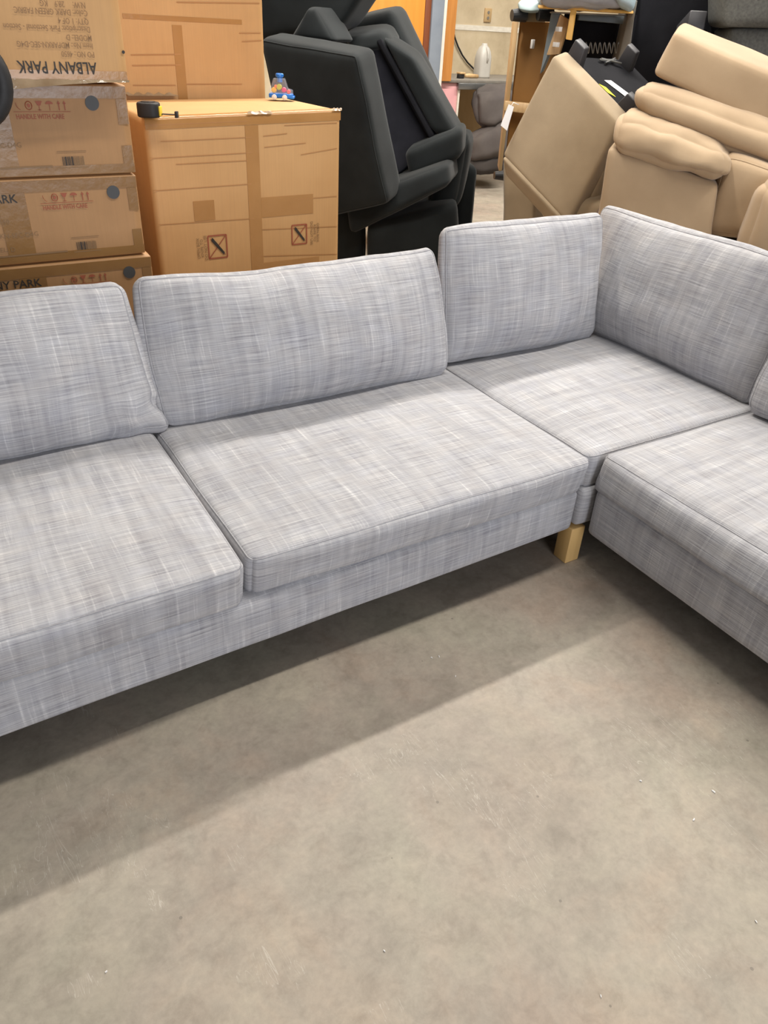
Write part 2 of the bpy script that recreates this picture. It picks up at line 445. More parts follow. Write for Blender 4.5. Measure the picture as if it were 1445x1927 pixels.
# joint-compound band, outlet box and cable on the alcove wall
b0, b1 = on_y(851, 45, YW), on_y(1010, 47, YW)
zb = on_y(900, 58, YW).z
tr = MB().box((b0.x, YW-0.006, zb), (b1.x+1.2, YW, b0.z)).build('trim_1', M_PLASTER); structure(tr)
q0, q1 = on_y(912, 15, YW), on_y(922, 42, YW)
ob = thing('outlet_cover', (q0.x, YW, q1.z), 'small beige outlet cover on stained wall above the white plaster band', 'outlet')
MB().box((q0.x, YW-0.02, q1.z), (q1.x, YW, q0.z)).build('plate', M_PLY, ob, 0.004)
for k in (0.3, 0.7):
    zz = q1.z + (q0.z-q1.z)*k
    MB().lathe([(0.018, 0), (0.018, 0.004)], ((q0.x+q1.x)/2, YW-0.02, zz), (0, -1, 0), 12).build('socket', M_SHELF, ob)
cb = []
for (x, y) in [(851, 30), (852, 55), (856, 72), (862, 88), (870, 104), (880, 118), (890, 128), (900, 138), (906, 147)]:
    p = on_y(x, y, YW-0.03); cb.append(p)
o = MB().tube(cb, 0.011, 8).build('cable', M_RUBBER, smooth=True)
tag(o, 'black cable hanging in a curve down the stained wall', 'cable')

# partition with the orange door, its metal jamb and the timber post at its end
YP = 8.0
xd0 = on_y(640, 60, YP).x; xd1 = on_y(797, 60, YP).x; xs = on_y(808, 60, YP).x; xj = on_y(830, 60, YP).x; xw = on_y(836, 60, YP).x; xp = on_y(858, 60, YP).x
d = thing('door_1', (xd0, YP, 0)); d['kind'] = 'structure'
MB().box((xd1-1.0, YP, 0.01), (xd1, YP+0.045, 2.1)).build('door_leaf', M_DOOR, d, 0.003)
MB().box((xd1, YP-0.008, 0.01), (xs, YP+0.05, 2.1)).build('door_edge', M_STILE, d, 0.003)
structure(MB().box((xs, YP-0.03, 0), (xj, YP+0.16, 2.3)).build('trim_2', M_PAINTSTEEL, None, 0.004))
structure(MB().box((xj, YP-0.02, 0), (xw, YP+0.16, 3.5)).build('trim_3', M_WHITE))
structure(MB().box((xw+0.005, YP+0.02, 1.115), (xp, YP+0.14, 3.5)).build('trim_4', M_POST))
structure(MB().box((-7, YP+0.02, 2.3), (xj, YP+0.16, 4.5)).build('wall_partition', M_WALL))
structure(MB().box((-7, YP+0.02, 0), (xd1-1.0, YP+0.16, 2.3)).build('wall_left', M_WALL))

# work shelf in the alcove with pink side board
zs = on_y(880, 151, 8.35).z
sx0 = on_y(835, 152, YP).x; sx1 = on_y(1010, 155, 8.35).x + 0.8
sh = thing('wall_shelf', (sx0, 8.35, 0), 'worn grey work shelf across the alcove holding a plastic jug', 'shelf')
MB().box((xw+0.02, 8.05, zs-0.01), (sx1, YW, zs+0.02)).build('shelf_board', M_SHELF, sh, 0.004)
MB().box((on_y(862, 156, 8.05).x, 8.03, zs-0.075), (sx1, 8.06, zs-0.01)).build('front_rail', M_STEEL, sh, 0.003)
MB().box((sx0, 8.08, 0), (on_y(858, 200, 8.08).x, 8.14, zs-0.012)).build('pink_side_board', M_PINK, sh, 0.002)
MB().box((on_y(858, 200, 8.08).x, 8.06, 0), (on_y(861, 200, 8.08).x, 8.14, zs-0.08)).build('torn_white_edge', M_PLASTER, sh)
MB().box((on_y(861, 200, 8.6).x, 8.95, 0), (sx1, 8.98, zs-0.012)).build('plywood_back', M_PLY, sh)

# milk jug, brush on the shelf
jp = on_y(905, 149, 8.5); jr = 0.088; jz = zs+0.02
jug = thing('plastic_jug', (jp.x, 8.5, jz), 'empty translucent white plastic jug standing on the work shelf', 'jug')
J = 0.36
def jug_ring(k):
    return k
prof = [(jr*0.96, 0), (jr, 0.02), (jr, J*0.50), (jr*0.97, J*0.62), (jr*0.84, J*0.76), (jr*0.6, J*0.88), (jr*0.33, J*0.95), (jr*0.3, J)]
V = []; F_ = []; n_ = 24
for (r_, h_) in prof:
    for k in range(n_):
        a = 2*math.pi*k/n_
        e = 2.0/3.6
        ca, sa = math.cos(a), math.sin(a)
        V.append((jp.x + r_*math.copysign(abs(ca)**e, ca), 8.5 + r_*math.copysign(abs(sa)**e, sa), jz+h_))
for i in range(len(prof)-1):
    for k in range(n_): F_.append((i*n_+k, i*n_+(k+1) % n_, (i+1)*n_+(k+1) % n_, (i+1)*n_+k))
F_ += [tuple(range(n_))[::-1], tuple(range((len(prof)-1)*n_, len(prof)*n_))]
mesh_obj('body', V, F_, M_JUG, jug)
MB().tube([(jp.x, 8.5-jr*0.98, jz+J*0.46), (jp.x, 8.5-jr*1.12, jz+J*0.6), (jp.x, 8.5-jr*0.98, jz+J*0.76), (jp.x, 8.5-jr*0.62, jz+J*0.89)], 0.011, 8).build('handle', M_JUG, jug, smooth=True)
bp = on_y(868, 147, 8.3)
br = thing('scrub_brush', (bp.x, 8.3, jz), 'brush with black head and pale wooden handle beside the jug', 'brush')
MB().box((bp.x-0.05, 8.27, jz), (bp.x+0.02, 8.33, jz+0.045)).build('bristles', M_RUBBER, br, 0.006)
MB().box((bp.x-0.05, 8.26, jz+0.045), (bp.x+0.03, 8.34, jz+0.065)).build('head', M_RAW, br, 0.006)
MB().tube([(bp.x+0.02, 8.3, jz+0.03), (bp.x+0.12, 8.3, jz+0.03), (bp.x+0.24, 8.3, jz+0.025)], [0.018, 0.024, 0.02], 10).build('handle', M_RAW, br, smooth=True)

# pillows heaped under the shelf
def pillow(name, label, tl, tr_, br_, bl, back, r, crown, seed, mat, wob=0.02, cat='pillow', group=None, n=(16, 8, 14), wf=7.0):
    s = Soft(quad_hexa(tl, tr_, br_, bl, back), r, crown, wob, wf, seed, power=3)
    o = s.build(name, mat, n); tag(o, label, cat, group); return o
pillow('pillow', 'taupe grey pillow slumped upright under the work shelf', (890, 172, 9.9), (965, 163, 9.9), (962, 240, 9.8), (900, 244, 9.8), vec(0, 0.22, 0.02), 0.09, (0.03, 0.08, 0.03), 1, M_PILLOW, 0.03)
pillow('pillow', 'taupe grey pillow lying aslant below the upright one by the wall', (878, 262, 9.75), (968, 215, 9.75), (962, 290, 9.7), (882, 312, 9.7), vec(0, 0.3, 0.0), 0.09, (0.02, 0.07, 0.03), 2, M_PILLOW, 0.02)
pillow('pillow', 'dark pillow flat on the floor at the bottom of the heap', (876, 300, 9.75), (950, 290, 9.75), (950, 326, 9.72), (876, 328, 9.72), vec(0, 0.5, 0), 0.06, (0.02, 0.05, 0.03), 3, plain('dark_brown_cloth', srgb(52, 46, 44), srgb(62, 56, 52), 5, 0.9), 0.02)

# ------------------------------------------------------------------ the grey sectional sofa
YF = 1.475      # front of the long side
XF = 1.785      # front of the short side
def rail(name, lo, hi, parent, seed, r=0.022, n=(30, 6, 10), crown=(0, 0.006, 0)):
    c = [Vector((hi[0] if i & 1 else lo[0], hi[1] if i & 2 else lo[1], hi[2] if i & 4 else lo[2])) for i in range(8)]
    return Soft(c, r, crown, 0.0015, 5, seed).build(name, M_FAB, n, parent)
def rail_y(name, lo, hi, parent, seed, r=0.022, n=(30, 6, 10), crown=(0, 0.006, 0)):
    """same, with its long axis along y and its front facing -x"""
    P = lambda x, y, z: Vector((lo[0]+(hi[0]-lo[0])*x, lo[1]+(hi[1]-lo[1])*y, lo[2]+(hi[2]-lo[2])*z))
    c = [P(1 if i & 2 else 0, 0 if i & 1 else 1, 1 if i & 4 else 0) for i in range(8)]
    return Soft(c, r, crown, 0.0015, 5, seed).build(name, M_FAB, n, parent)
def leg(x, y, parent, h=0.15, s=0.064):
    return MB().box((x, y, 0), (x+s, y+s, h)).build('leg', M_BIRCH, parent, 0.003)
sofa = thing('sofa_long_section', (0.2, 2.0, 0), 'long section base of the grey woven sectional sofa on birch legs', 'sofa')
_c = [Vector((1.742 if i & 1 else -1.35, (1.489 if i & 1 else 1.448) + (0.10 if i & 2 else 0.0), 0.318 if i & 4 else (0.155 if i & 1 else 0.126))) for i in range(8)]
Soft(_c, 0.024, (0, 0.006, 0), 0.0015, 5, 1).build('front_rail', M_FAB, (60, 6, 12), sofa)
rail('end_rail', (1.63, YF+0.04, 0.15), (1.742, 2.40, 0.325), sofa, 2)
MB().box((-1.33, YF+0.09, 0.14), (1.65, 2.45, 0.30)).build('seat_deck', M_BLACK, sofa)
rail('back_frame', (-1.35, 2.44, 0.13), (1.74, 2.62, 0.68), sofa, 3, 0.03, (50, 6, 16))
leg(1.748, 1.493, sofa)
leg(-1.28, 1.52, sofa); leg(-1.28, 2.5, sofa); leg(1.55, 2.52, sofa)
sofa2 = thing('sofa_corner_section', (2.4, 1.0, 0), 'corner and short section base of the grey woven sectional sofa', 'sofa')
rail_y('front_rail', (XF, -0.75, 0.14), (XF+0.10, 1.468, 0.330), sofa2, 4, 0.024, (50, 6, 12))
rail('corner_rail', (XF-0.03, 1.49, 0.16), (XF+0.2, 1.56, 0.315), sofa2, 5, 0.02, (10, 4, 8))
MB().box((XF+0.09, -0.73, 0.15), (2.80, 2.45, 0.30)).build('seat_deck', M_BLACK, sofa2)
rail_y('back_frame', (2.80, -0.75, 0.13), (2.98, 2.62, 0.68), sofa2, 6, 0.03, (50, 6, 16))
rail('back_frame', (1.76, 2.44, 0.13), (2.58, 2.62, 0.68), sofa2, 7, 0.03, (30, 6, 16))
leg(1.86, -0.68, sofa2); leg(2.88, -0.68, sofa2); leg(2.88, 2.5, sofa2)

def seat(name, label, corners, crown, seed, n, r=0.022, wob=0.004, warp=None, welt_side=True):
    s = Soft(corners, r, crown, wob, 3.0, seed, warp=warp)
    RC = 0.034
    def plan_round(a, b, cc, p):          # rounded corners as seen from above
        p = list(p); ex = abs(p[0])-(s.h[0]-RC); ey = abs(p[1])-(s.h[1]-RC)
        if ex > 0 and ey > 0:
            l = math.hypot(ex, ey); m_ = max(ex, ey)
            p[0] = math.copysign(s.h[0]-RC+ex/l*m_, p[0]); p[1] = math.copysign(s.h[1]-RC+ey/l*m_, p[1])
        return p
    s.warp = plan_round
    o = s.build(name, M_FAB, n)
    tag(o, label, 'cushion', 'seat cushions of the grey sectional')
    s.welt(2, 1, 0.0024, M_WELT, o)
    s.welt(2, -1, 0.0024, M_WELT, o)
    return o
def span(x0, x1, y0, y1, z0, z1, front=0.0):
    return [Vector((x1 if i & 1 else x0, y1 if i & 2 else y0, z1 if i & 4 else z0)) for i in range(8)]
def span_y(x0, x1, y0, y1, z0, z1):
    """local x runs along -y (front edge faces -x)"""
    return [Vector((x1 if i & 2 else x0, y0 if i & 1 else y1, z1 if i & 4 else z0)) for i in range(8)]
def tuck(*a):
    c = span(*a)
    for i in (0, 1): c[i] = c[i] + Vector((0, 0.026, 0))       # lower front edge drawn in
    return c
e_corners = span_y(1.778, 2.72, 0.25, 1.496, 0.312, 0.445)
e_corners[4] += Vector((0.03, 0, 0)); e_corners[5] += Vector((0.06, 0, 0))
seat('seat_cushion', 'leftmost grey woven seat cushion cut by the left picture edge', tuck(-0.74, 0.518, 1.440, 2.40, 0.306, 0.452), (0.006, 0.016, 0.016), 1, (40, 30, 10))
seat('seat_cushion', 'middle grey woven seat cushion in front of the wide back cushion', tuck(0.532, 1.750, 1.465, 2.40, 0.306, 0.446), (0.006, 0.016, 0.020), 2, (40, 30, 10))
seat('seat_cushion', 'square grey woven seat cushion in the corner of the sectional', span_y(1.758, 2.80, 1.500, 2.42, 0.312, 0.440), (0.004, 0.006, 0.022), 3, (30, 32, 10))
seat('seat_cushion', 'grey woven seat cushion of the short side nearest the right edge', e_corners, (0.004, 0.02, 0.020), 4, (40, 30, 12), r=0.03)

def back_cushion(label, p0, p1, z0, length, lean, t, crown, seed, pinch=0.03, sag=0.0, turn=0.0, wob=0.008, fold=0.0):
    """p0-p1: front bottom edge on plan; the block leans back from there"""
    p0 = Vector((p0[0], p0[1], z0)); p1 = Vector((p1[0], p1[1], z0))
    u = (p1-p0); w = u.length; u.normalize(); nrm = Vector((-u.y, u.x, 0))
    upv = (UP*math.cos(lean) + nrm*math.sin(lean)); bk = (nrm*math.cos(lean) - UP*math.sin(lean))
    c = []
    for i in range(8):
        q = p0 if not i & 1 else p1
        q = q + (upv*length if i & 4 else Vector((0, 0, 0))) + (bk*t if i & 2 else Vector((0, 0, 0)))
        c.append(q + Vector((0, 0, t*math.sin(lean))))
    def warp(a, b, cc, p):
        # corners pulled in, top edge sagging in the middle, stuffing slid downwards
        p = list(p)
        p[2] -= sag*(1-a*a)*max(0, cc)
        p[0] -= a*pinch*(cc*cc)*0.5
        p[1] += b*0.018*max(0.0, -cc)*(1-cc*cc)*2.0*(1-a*a)      # stuffing settled low
        if fold:
            k_ = max(0.0, a-0.55)/0.45*max(0.0, -cc-0.25)/0.75
            nv = noise.noise_vector(Vector((p[0]*16, p[1]*9, p[2]*16)))
            p = [p[0]+fold*k_*(nv[0]+0.5), p[1]+fold*k_*nv[1]*1.2, p[2]+fold*k_*nv[2]*0.6]
        p[1] *= 1 - 0.38*(abs(a)**5) - 0.15*max(0, cc)**6 - 0.3*max(0, -cc)**5
        return p
    s = Soft(c, 0.04, crown, wob, 4.0, seed, power=2.2, warp=warp)
    o = s.build('back_cushion', M_FAB, (44, 10, 30))
    tag(o, label, 'cushion', 'back cushions of the grey sectional')
    s.welt(1, -1, 0.0032, M_WELT, o)
    s.welt(1, 1, 0.0032, M_WELT, o)
    return o
R = math.radians
back_cushion('leftmost grey woven back cushion with a folded lower corner', (-0.72, 2.235), (0.535, 2.225), 0.43, 0.485, R(20), 0.11, (0.012, 0.088, 0.004), 11, sag=0.0, fold=0.05)
back_cushion('widest grey woven back cushion in the middle of the long side', (0.545, 2.235), (1.72, 2.225), 0.43, 0.49, R(20), 0.11, (0.010, 0.088, 0.004), 12, sag=0.02)
back_cushion('grey woven back cushion left of the sofa corner, tallest one', (1.745, 2.315), (2.60, 2.315), 0.44, 0.535, R(10), 0.10, (0.004, 0.07, 0.006), 13, pinch=0.0)
back_cushion('grey woven back cushion right of the sofa corner', (2.615, 2.60), (2.585, 1.53), 0.43, 0.54, R(11), 0.11, (0.004, 0.07, 0.006), 14, pinch=0.0)
back_cushion('grey woven back cushion of which only a corner shows at right', (2.50, 1.50), (2.50, 0.28), 0.44, 0.50, R(20), 0.13, (0.012, 0.055, 0.0), 15)

# ------------------------------------------------------------------ cartons
def place_text(body, T, x, z, size, mat, parent, flip=False, name='lettering', align='LEFT', rot=0.0, stretch=1.0, bold=0.0):
    """flat print on a carton front: T maps carton (x, y, z) to the world"""
    cu = bpy.data.curves.new('t', 'FONT'); cu.body = body; cu.size = size; cu.align_x = align; cu.offset = bold
    cu.resolution_u = 2
    ob_ = bpy.data.objects.new('t', cu); COL.objects.link(ob_)
    dg = bpy.context.evaluated_depsgraph_get()
    me = bpy.data.meshes.new_from_object(ob_.evaluated_get(dg))
    V = []
    a = rot + (math.pi if flip else 0)
    for v in me.vertices:
        lx, lz = v.co.x*stretch, v.co.y
        V.append(T((x + lx*math.cos(a) - lz*math.sin(a), -0.0030, z + lx*math.sin(a) + lz*math.cos(a))))
    F = [tuple(p.vertices) for p in me.polygons]
    bpy.data.objects.remove(ob_); bpy.data.curves.remove(cu); bpy.data.meshes.remove(me)
    return mesh_obj(name, V, F, mat, parent, smooth=False)
def carton_frame(org, rz):
    c, s = math.cos(rz), math.sin(rz); org = Vector(org)
    return lambda p: org + Vector((p[0]*c - p[1]*s, p[0]*s + p[1]*c, p[2]))
def carton(name, label, org, rz, w, dp, h, mat, seed, group=None, dz=(0, 0, 0, 0), bulge=0.006, r=0.008):
    T = carton_frame(org, rz)
    root = thing(name, T((w/2, dp/2, 0)), label, 'box', group)
    c = []
    for i in range(8):
        top = dz[(1 if i & 1 else 0) + (2 if i & 2 else 0)] if i & 4 else 0
        c.append(T((w if i & 1 else 0, dp if i & 2 else 0, (h+top) if i & 4 else 0)))
    Soft(c, r, (0.0, 0.0, 0.0), 0.0, 3.0, seed, power=2).build('body', mat, (12, 8, 12), root)
    return root, T
def tape(T, root, x0, z0, x1, z1, mat, y=-0.0010, name='tape', th=0.0009):
    return MB().box((x0, y-th, z0), (x1, y+th, z1), T).build(name, mat, root)
def slant(T, root, p0, p1, wdt, mat, name, y=-0.0018, th=0.0006):
    a = Vector((p0[0], 0, p0[1])); b = Vector((p1[0], 0, p1[1])); d_ = (b-a).normalized(); n = Vector((-d_.z, 0, d_.x))*wdt/2
    return MB().prism([T(q+Vector((0, y, 0))) for q in (a-n, b-n, b+n, a+n)], T((0, th, 0))-T((0, 0, 0))).build(name, mat, root)

# left stack: six equal long cartons
SX1, SY = 0.742, 2.95
SH = 0.279; SW = 1.25; SD = 0.92
stack_txt = ['lowest of the tall stack, on the floor behind the sofa', 'second from the floor in the stack behind the sofa']
def handle_marks(T, root, w, h, red=True, dsh=0.0):
    x0 = w-0.335-dsh; z0 = h*0.635
    if red:
        k_ = T((0, 0.0006, 0))-T((0, 0, 0)); yy = -0.003
        place_text('HANDLE WITH CARE', T, x0, z0, 0.0205, M_RED, root, name='care_lettering', stretch=0.76, bold=0.0003)
        slant(T, root, (x0-0.005, z0+0.021), (x0+0.172, z0+0.021), 0.0016, M_RED, 'care_underline', y=yy)
        zi = z0+0.025
        for k in (0, 1):
            xa = x0+0.136+0.018*k
            MB().prism([T((xa, yy, zi)), T((xa+0.003, yy, zi)), T((xa+0.003, yy, zi+0.02)), T((xa, yy, zi+0.02))], k_).build('arrow_mark', M_RED, root)
            MB().prism([T((xa-0.004, yy, zi+0.019)), T((xa+0.007, yy, zi+0.019)), T((xa+0.0015, yy, zi+0.028))], k_).build('arrow_head_mark', M_RED, root)
        for nm, cx_, pts in (('umbrella_mark', x0+0.108, [(math.cos(math.pi*k/8)*0.012, 0.018+math.sin(math.pi*k/8)*0.009) for k in range(9)]),
                             ('glass_mark', x0+0.076, [(-0.011, 0.027), (-0.004, 0.014), (0.004, 0.014), (0.011, 0.027)]),
                             ):
            MB().prism([T((cx_+a, yy, zi+b)) for a, b in pts], k_).build(nm, M_RED, root)
        MB().tube([T((x0+0.044+math.cos(2*math.pi*k/14)*0.010, yy, zi+0.014+math.sin(2*math.pi*k/14)*0.012)) for k in range(14)], 0.0013, 5, closed=True).build('ring_mark', M_RED, root)
        MB().prism([T((x0+0.044+math.cos(2*math.pi*k/8)*0.005, yy, zi+0.014+math.sin(2*math.pi*k/8)*0.006)) for k in range(8)], k_).build('ring_core_mark', M_RED, root)
        slant(T, root, (x0+0.108, zi), (x0+0.108, zi+0.018), 0.0018, M_RED, 'umbrella_stem_mark', y=yy)
        slant(T, root, (x0+0.076, zi), (x0+0.076, zi+0.014), 0.002, M_RED, 'glass_stem_mark', y=yy); slant(T, root, (x0+0.070, zi+0.001), (x0+0.082, zi+0.001), 0.002, M_RED, 'glass_foot_mark', y=yy)
        MB().tube([T((x0+0.020-0.014*math.cos(a), yy, zi+0.022-0.02*math.sin(a))) for a in [0, 0.35, 0.7, 1.05, 1.4]], 0.0009, 5).build('bracket_mark', M_RED, root)
    # grey dot
    MB().lathe([(0.0225, 0), (0.0225, 0.0012)], T((w-0.090-dsh, -0.0020, h*0.80)), T((0, -1, 0))-T((0, 0, 0)), 28).build('dot_sticker', M_DOT, root)
    # barcode
    bx0, bz0 = w-0.245, 0.034
    for k in range(17):
        ww = random.choice([0.0016, 0.0024, 0.0034])
        tape(T, root, bx0+k*0.0042, bz0, bx0+k*0.0042+ww, bz0+0.028, M_INK2 if k > 8 else M_INK, y=-0.0022, name='barcode_bar', th=0.0003)
    slant(T, root, (bx0-0.014, bz0+0.044), (bx0+0.082, bz0+0.044), 0.0022, M_INK2, 'barcode_rule', y=-0.0024)
    slant(T, root, (bx0-0.012, bz0-0.006), (bx0+0.082, bz0-0.006), 0.0022, M_INK2, 'barcode_rule', y=-0.0024)
boxes = []
labels = ['brown carton on the floor, lowest of the lettered stack', 'brown carton second from the floor in the lettered stack',
          'brown carton just above the left back cushion, its print half hidden',
          'brown carton with grey dot and red care print, mid stack',
          'brown carton shaded by the overhanging carton on top of it']
for k in range(5):
    dx = [0.0, 0.008, 0.012, -0.002, 0.0][k]
    w = SW
    root, T = carton('shipping_carton', labels[k], (SX1+dx-w, SY+[0, 0.004, -0.006, 0.0, 0.004][k], k*(SH+0.002)+0.001*k), R([0, 0.5, -0.3, 0.2, 0.0][k]), w, SD, SH, M_CARD2, 20+k, 'lettered cartons stacked at left', bulge=0.004)
    h = SH
    tape(T, root, 0.0, h-0.042, w-0.004, h-0.006, M_TAPE2)
    tape(T, root, 0.0, 0.006, w-0.004, 0.034, M_TAPE2)
    tape(T, root, w-0.04, h*0.57, w-0.006, h-0.043, M_TAPE2)
    tape(T, root, w-0.04, 0.034, w-0.006, h*0.33, M_TAPE2)
    if k >= 2:
        tape(T, root, w-0.475, 0.0345, w-0.385, h-0.043, M_TAPE2)
        handle_marks(T, root, w, h, dsh=0.03 if k == 4 else 0.0)
        place_text('ALBANY PARK', T, w-(0.405 if k == 2 else 0.412), h*0.74, 0.038, M_INK, root, align='RIGHT', bold=0.0005)
        for i, (s_, xr) in enumerate([('PO NO.: 4650', 0.47), ('Item No.: MDPARKN-SEC-D4G', 0.385), ('MODEL: D', 0.47)]):
            place_text(s_, T, w-xr+0.02, h*(0.50-0.165*i), 0.022, M_INK2, root, align='RIGHT', name='small_lettering')
        slant(T, root, (w-0.80, 0.030), (w-0.28, 0.034), 0.005, M_INK2, 'fine_print_line', y=-0.0032)  # dark line standing for a row of unreadable small print
    boxes.append(root)
# the top carton, turned upside down and jutting out
zt = 5*(SH+0.002)+0.006
TOPX = on_y(243, 150, 2.88).x
w, h = 1.25, 0.46
zt += 0.008
root, T = carton('shipping_carton', 'upside-down brown carton jutting out on top of the lettered stack', (TOPX-w, 2.875, zt), R(0.5), w, 0.95, h, M_CARD, 31, 'lettered cartons stacked at left', bulge=0.004)
def local(T0, org, rz, x, y):
    """carton front coordinates of a sighted point"""
    n = Vector((-math.sin(rz), math.cos(rz), 0)); v = ray(x, y)
    t = (Vector(org)-CAM).dot(n)/v.dot(n); p = CAM + v*t - Vector(org)
    return p.x*math.cos(rz)+p.y*math.sin(rz), p.z
Lb = lambda x, y: local(T, (TOPX-w, 2.875, zt), R(0.5), x, y)
tape(T, root, 0, 0.004, w-0.004, 0.030, M_TAPE)
tape(T, root, w-0.62, 0.0305, w-0.46, 0.10, M_TAPE)
for s_, (px, py), sz, mt in [('ALBANY PARK', (180, 118), 0.047, M_INK), ('PO NO.: 4650', (177, 98), 0.0225, M_INK3), ('Item No.: MDPARKN-SEC-D4G', (174, 82), 0.0225, M_INK3),
                             ('MODEL: D', (172, 67), 0.0225, M_INK3), ('Description: Park Sectional - Section', (169, 51), 0.0225, M_INK3), ('QTY: 1 OF 4', (166, 36), 0.0225, M_INK3),
                             ('Color: DARK GREEN FABRIC', (164, 20), 0.0225, M_INK3), ('N.W:     28.9    KG', (160, 5), 0.0225, M_INK3)]:
    x_, z_ = Lb(px, py)
    place_text(s_, T, x_, z_, sz, mt, root, flip=True, bold=0.0006 if sz > 0.04 else 0.0001, stretch=0.78 if sz > 0.04 else 0.76)
for (px, py) in [(232, 98)]:
    x_, z_ = Lb(px, py)
    MB().lathe([(0.005, 0), (0.005, 0.001)], T((x_, -0.0008, z_)), T((0, -1, 0))-T((0, 0, 0)), 10).build('ink_spot', M_INK, root)
# plastic wrap hanging out below it
wv = []; wf = []
for i in range(25):
    x_ = w-0.86+0.86*i/24; dr = 0.006+0.022*math.sin(i/24*3.0)*(1 if i < 14 else max(0.1, 1-(i-14)/9))
    wv += [T((x_, -0.004-0.004*math.sin(i*1.9), 0.006)), T((x_, -0.010-0.006*math.sin(i*2.3), 0.006-dr))]
for i in range(24): wf.append((2*i, 2*i+2, 2*i+3, 2*i+1))
o = mesh_obj('plastic_wrap', wv, wf, M_WRAP, root)

# big carton in the middle
MRZ = R(3.0)
FRp = Vector((1.884, 3.543, 0))
MW = 1.0
um = Vector((math.cos(MRZ), math.sin(MRZ), 0))
# left front corner: the sightline of its edge meets the front plane
_n = Vector((-um.y, um.x, 0)); _v = ray(285, 345); _t = (FRp-CAM).dot(_n)/_v.dot(_n); _p = CAM+_v*_t
MW = (FRp-_p).dot(um); MO = FRp-um*MW; MH = 1.272
Lm0 = lambda x, y: local(None, MO, MRZ, x, y)
dzl = Lm0(271, 222)[1]-MH
root, T = carton('big_carton', 'large plain brown carton with two red no-knife marks behind the sofa', MO, MRZ, MW, 0.57, MH, M_CARD, 41, None, dz=(dzl, 0, dzl*0.3, 0), bulge=0.008, r=0.014)
def topz(x): return MH + dzl*(1-x/MW)
# tape along the top edge, folded down the front
tv = []; tf = []
for i in range(13):
    x_ = MW*i/12; zt_ = topz(x_)
    tv += [T((x_, -0.0018, zt_-0.045)), T((x_, -0.0018, zt_-0.012)), T((x_, 0.004, zt_-0.002)), T((x_, 0.014, zt_+0.0014)), T((x_, 0.045, zt_+0.0014))]
for i in range(12):
    for k in range(4): tf.append((5*i+k, 5*i+5+k, 5*i+6+k, 5*i+1+k))
mesh_obj('top_tape', tv, tf, M_TAPE, root)
def mtape(px0, py0, px1, py1, name='tape', mat=M_TAPE, y=-0.0012):
    a = Lm0(px0, py0); b = Lm0(px1, py1)
    return tape(T, root, min(a[0], b[0]), min(a[1], b[1]), max(a[0], b[0]), max(a[1], b[1]), mat, y, name)
xa, _ = Lm0(466, 350); xb, _ = Lm0(490, 350)
tape(T, root, xa, 0.05, xb, topz(xa)-0.046, M_TAPE)
mtape(491, 372, 589, 401); mtape(363, 379, 405, 413); mtape(478, 497, 600, 520)
def crease(p, q, wd=0.0026):
    slant(T, root, Lm0(*p), Lm0(*q), wd, M_CREASE, 'crease', y=-0.0022)
for p, q in [((272, 236), (465, 228)), ((302, 266), (473, 258)), ((282, 298), (475, 287)), ((331, 309), (465, 302)), ((288, 359), (473, 346)), ((298, 423), (478, 411)),
             ((535, 236), (634, 231)), ((495, 256), (540, 251)), ((497, 277), (575, 269)), ((566, 291), (634, 279)), ((560, 375), (634, 369)), ((492, 432), (634, 426)), ((491, 482), (634, 478))]:
    crease(p, q)
def no_knife(px, py, sx, flip):
    cx_, cz_ = Lm0(px, py); s_ = sx/2; t_ = 0.006
    for (a, b) in (((-1, -1), (1, -1)), ((1, -1), (1, 1)), ((1, 1), (-1, 1)), ((-1, 1), (-1, -1))):
        slant(T, root, (cx_+a[0]*s_, cz_+a[1]*s_*1.12), (cx_+b[0]*s_, cz_+b[1]*s_*1.12), t_, M_RED, 'mark_frame', y=-0.003)
    slant(T, root, (cx_-s_, cz_-s_*1.12), (cx_+s_, cz_+s_*1.12), 0.004, M_RED, 'mark_cross', y=-0.003)
    slant(T, root, (cx_-s_*0.75, cz_+s_*0.85), (cx_+s_*0.8, cz_-s_*0.85), 0.003, M_RED, 'mark_cross', y=-0.003)
    MB().prism([T((cx_+a*s_, -0.0038, cz_+b*s_)) for a, b in ((-0.62, 0.86), (-0.5, 0.92), (0.72, -0.62), (0.62, -0.86), (0.5, -0.72), (-0.66, 0.6))], T((0, 0.0006, 0))-T((0, 0, 0))).build('knife_mark', M_INK, root)
    sgn = 1 if flip else -1
    for i, s__ in enumerate(('DO NOT USE', 'KNIFE TO', 'OPEN BOX')):
        place_text(s__, T, cx_+sgn*(s_+0.022+0.018*i)+(0 if flip else 0.014), cz_, 0.019, M_INK2, root, align='CENTER', rot=R(-90 if flip else 90), name='side_lettering')
no_knife(409.5, 464, 0.092, False); no_knife(563, 441, 0.082, True)
# loose wrap glints along the lid edge
for (px, py, ln) in [(487, 212, 0.12), (633, 203, 0.05)]:
    x_, _z = Lm0(px, py)
    wv, wf = [], []
    for i in range(9):
        wv += [T((x_-ln/2+ln*i/8, -0.006-0.003*(i % 2), topz(x_)-0.004)), T((x_-ln/2+ln*i/8+0.01, 0.006, topz(x_)+0.006+0.003*math.sin(i*2.1)))]
    for i in range(8): wf.append((2*i, 2*i+2, 2*i+3, 2*i+1))
    mesh_obj('plastic_wrap', wv, wf, M_WRAP, root)

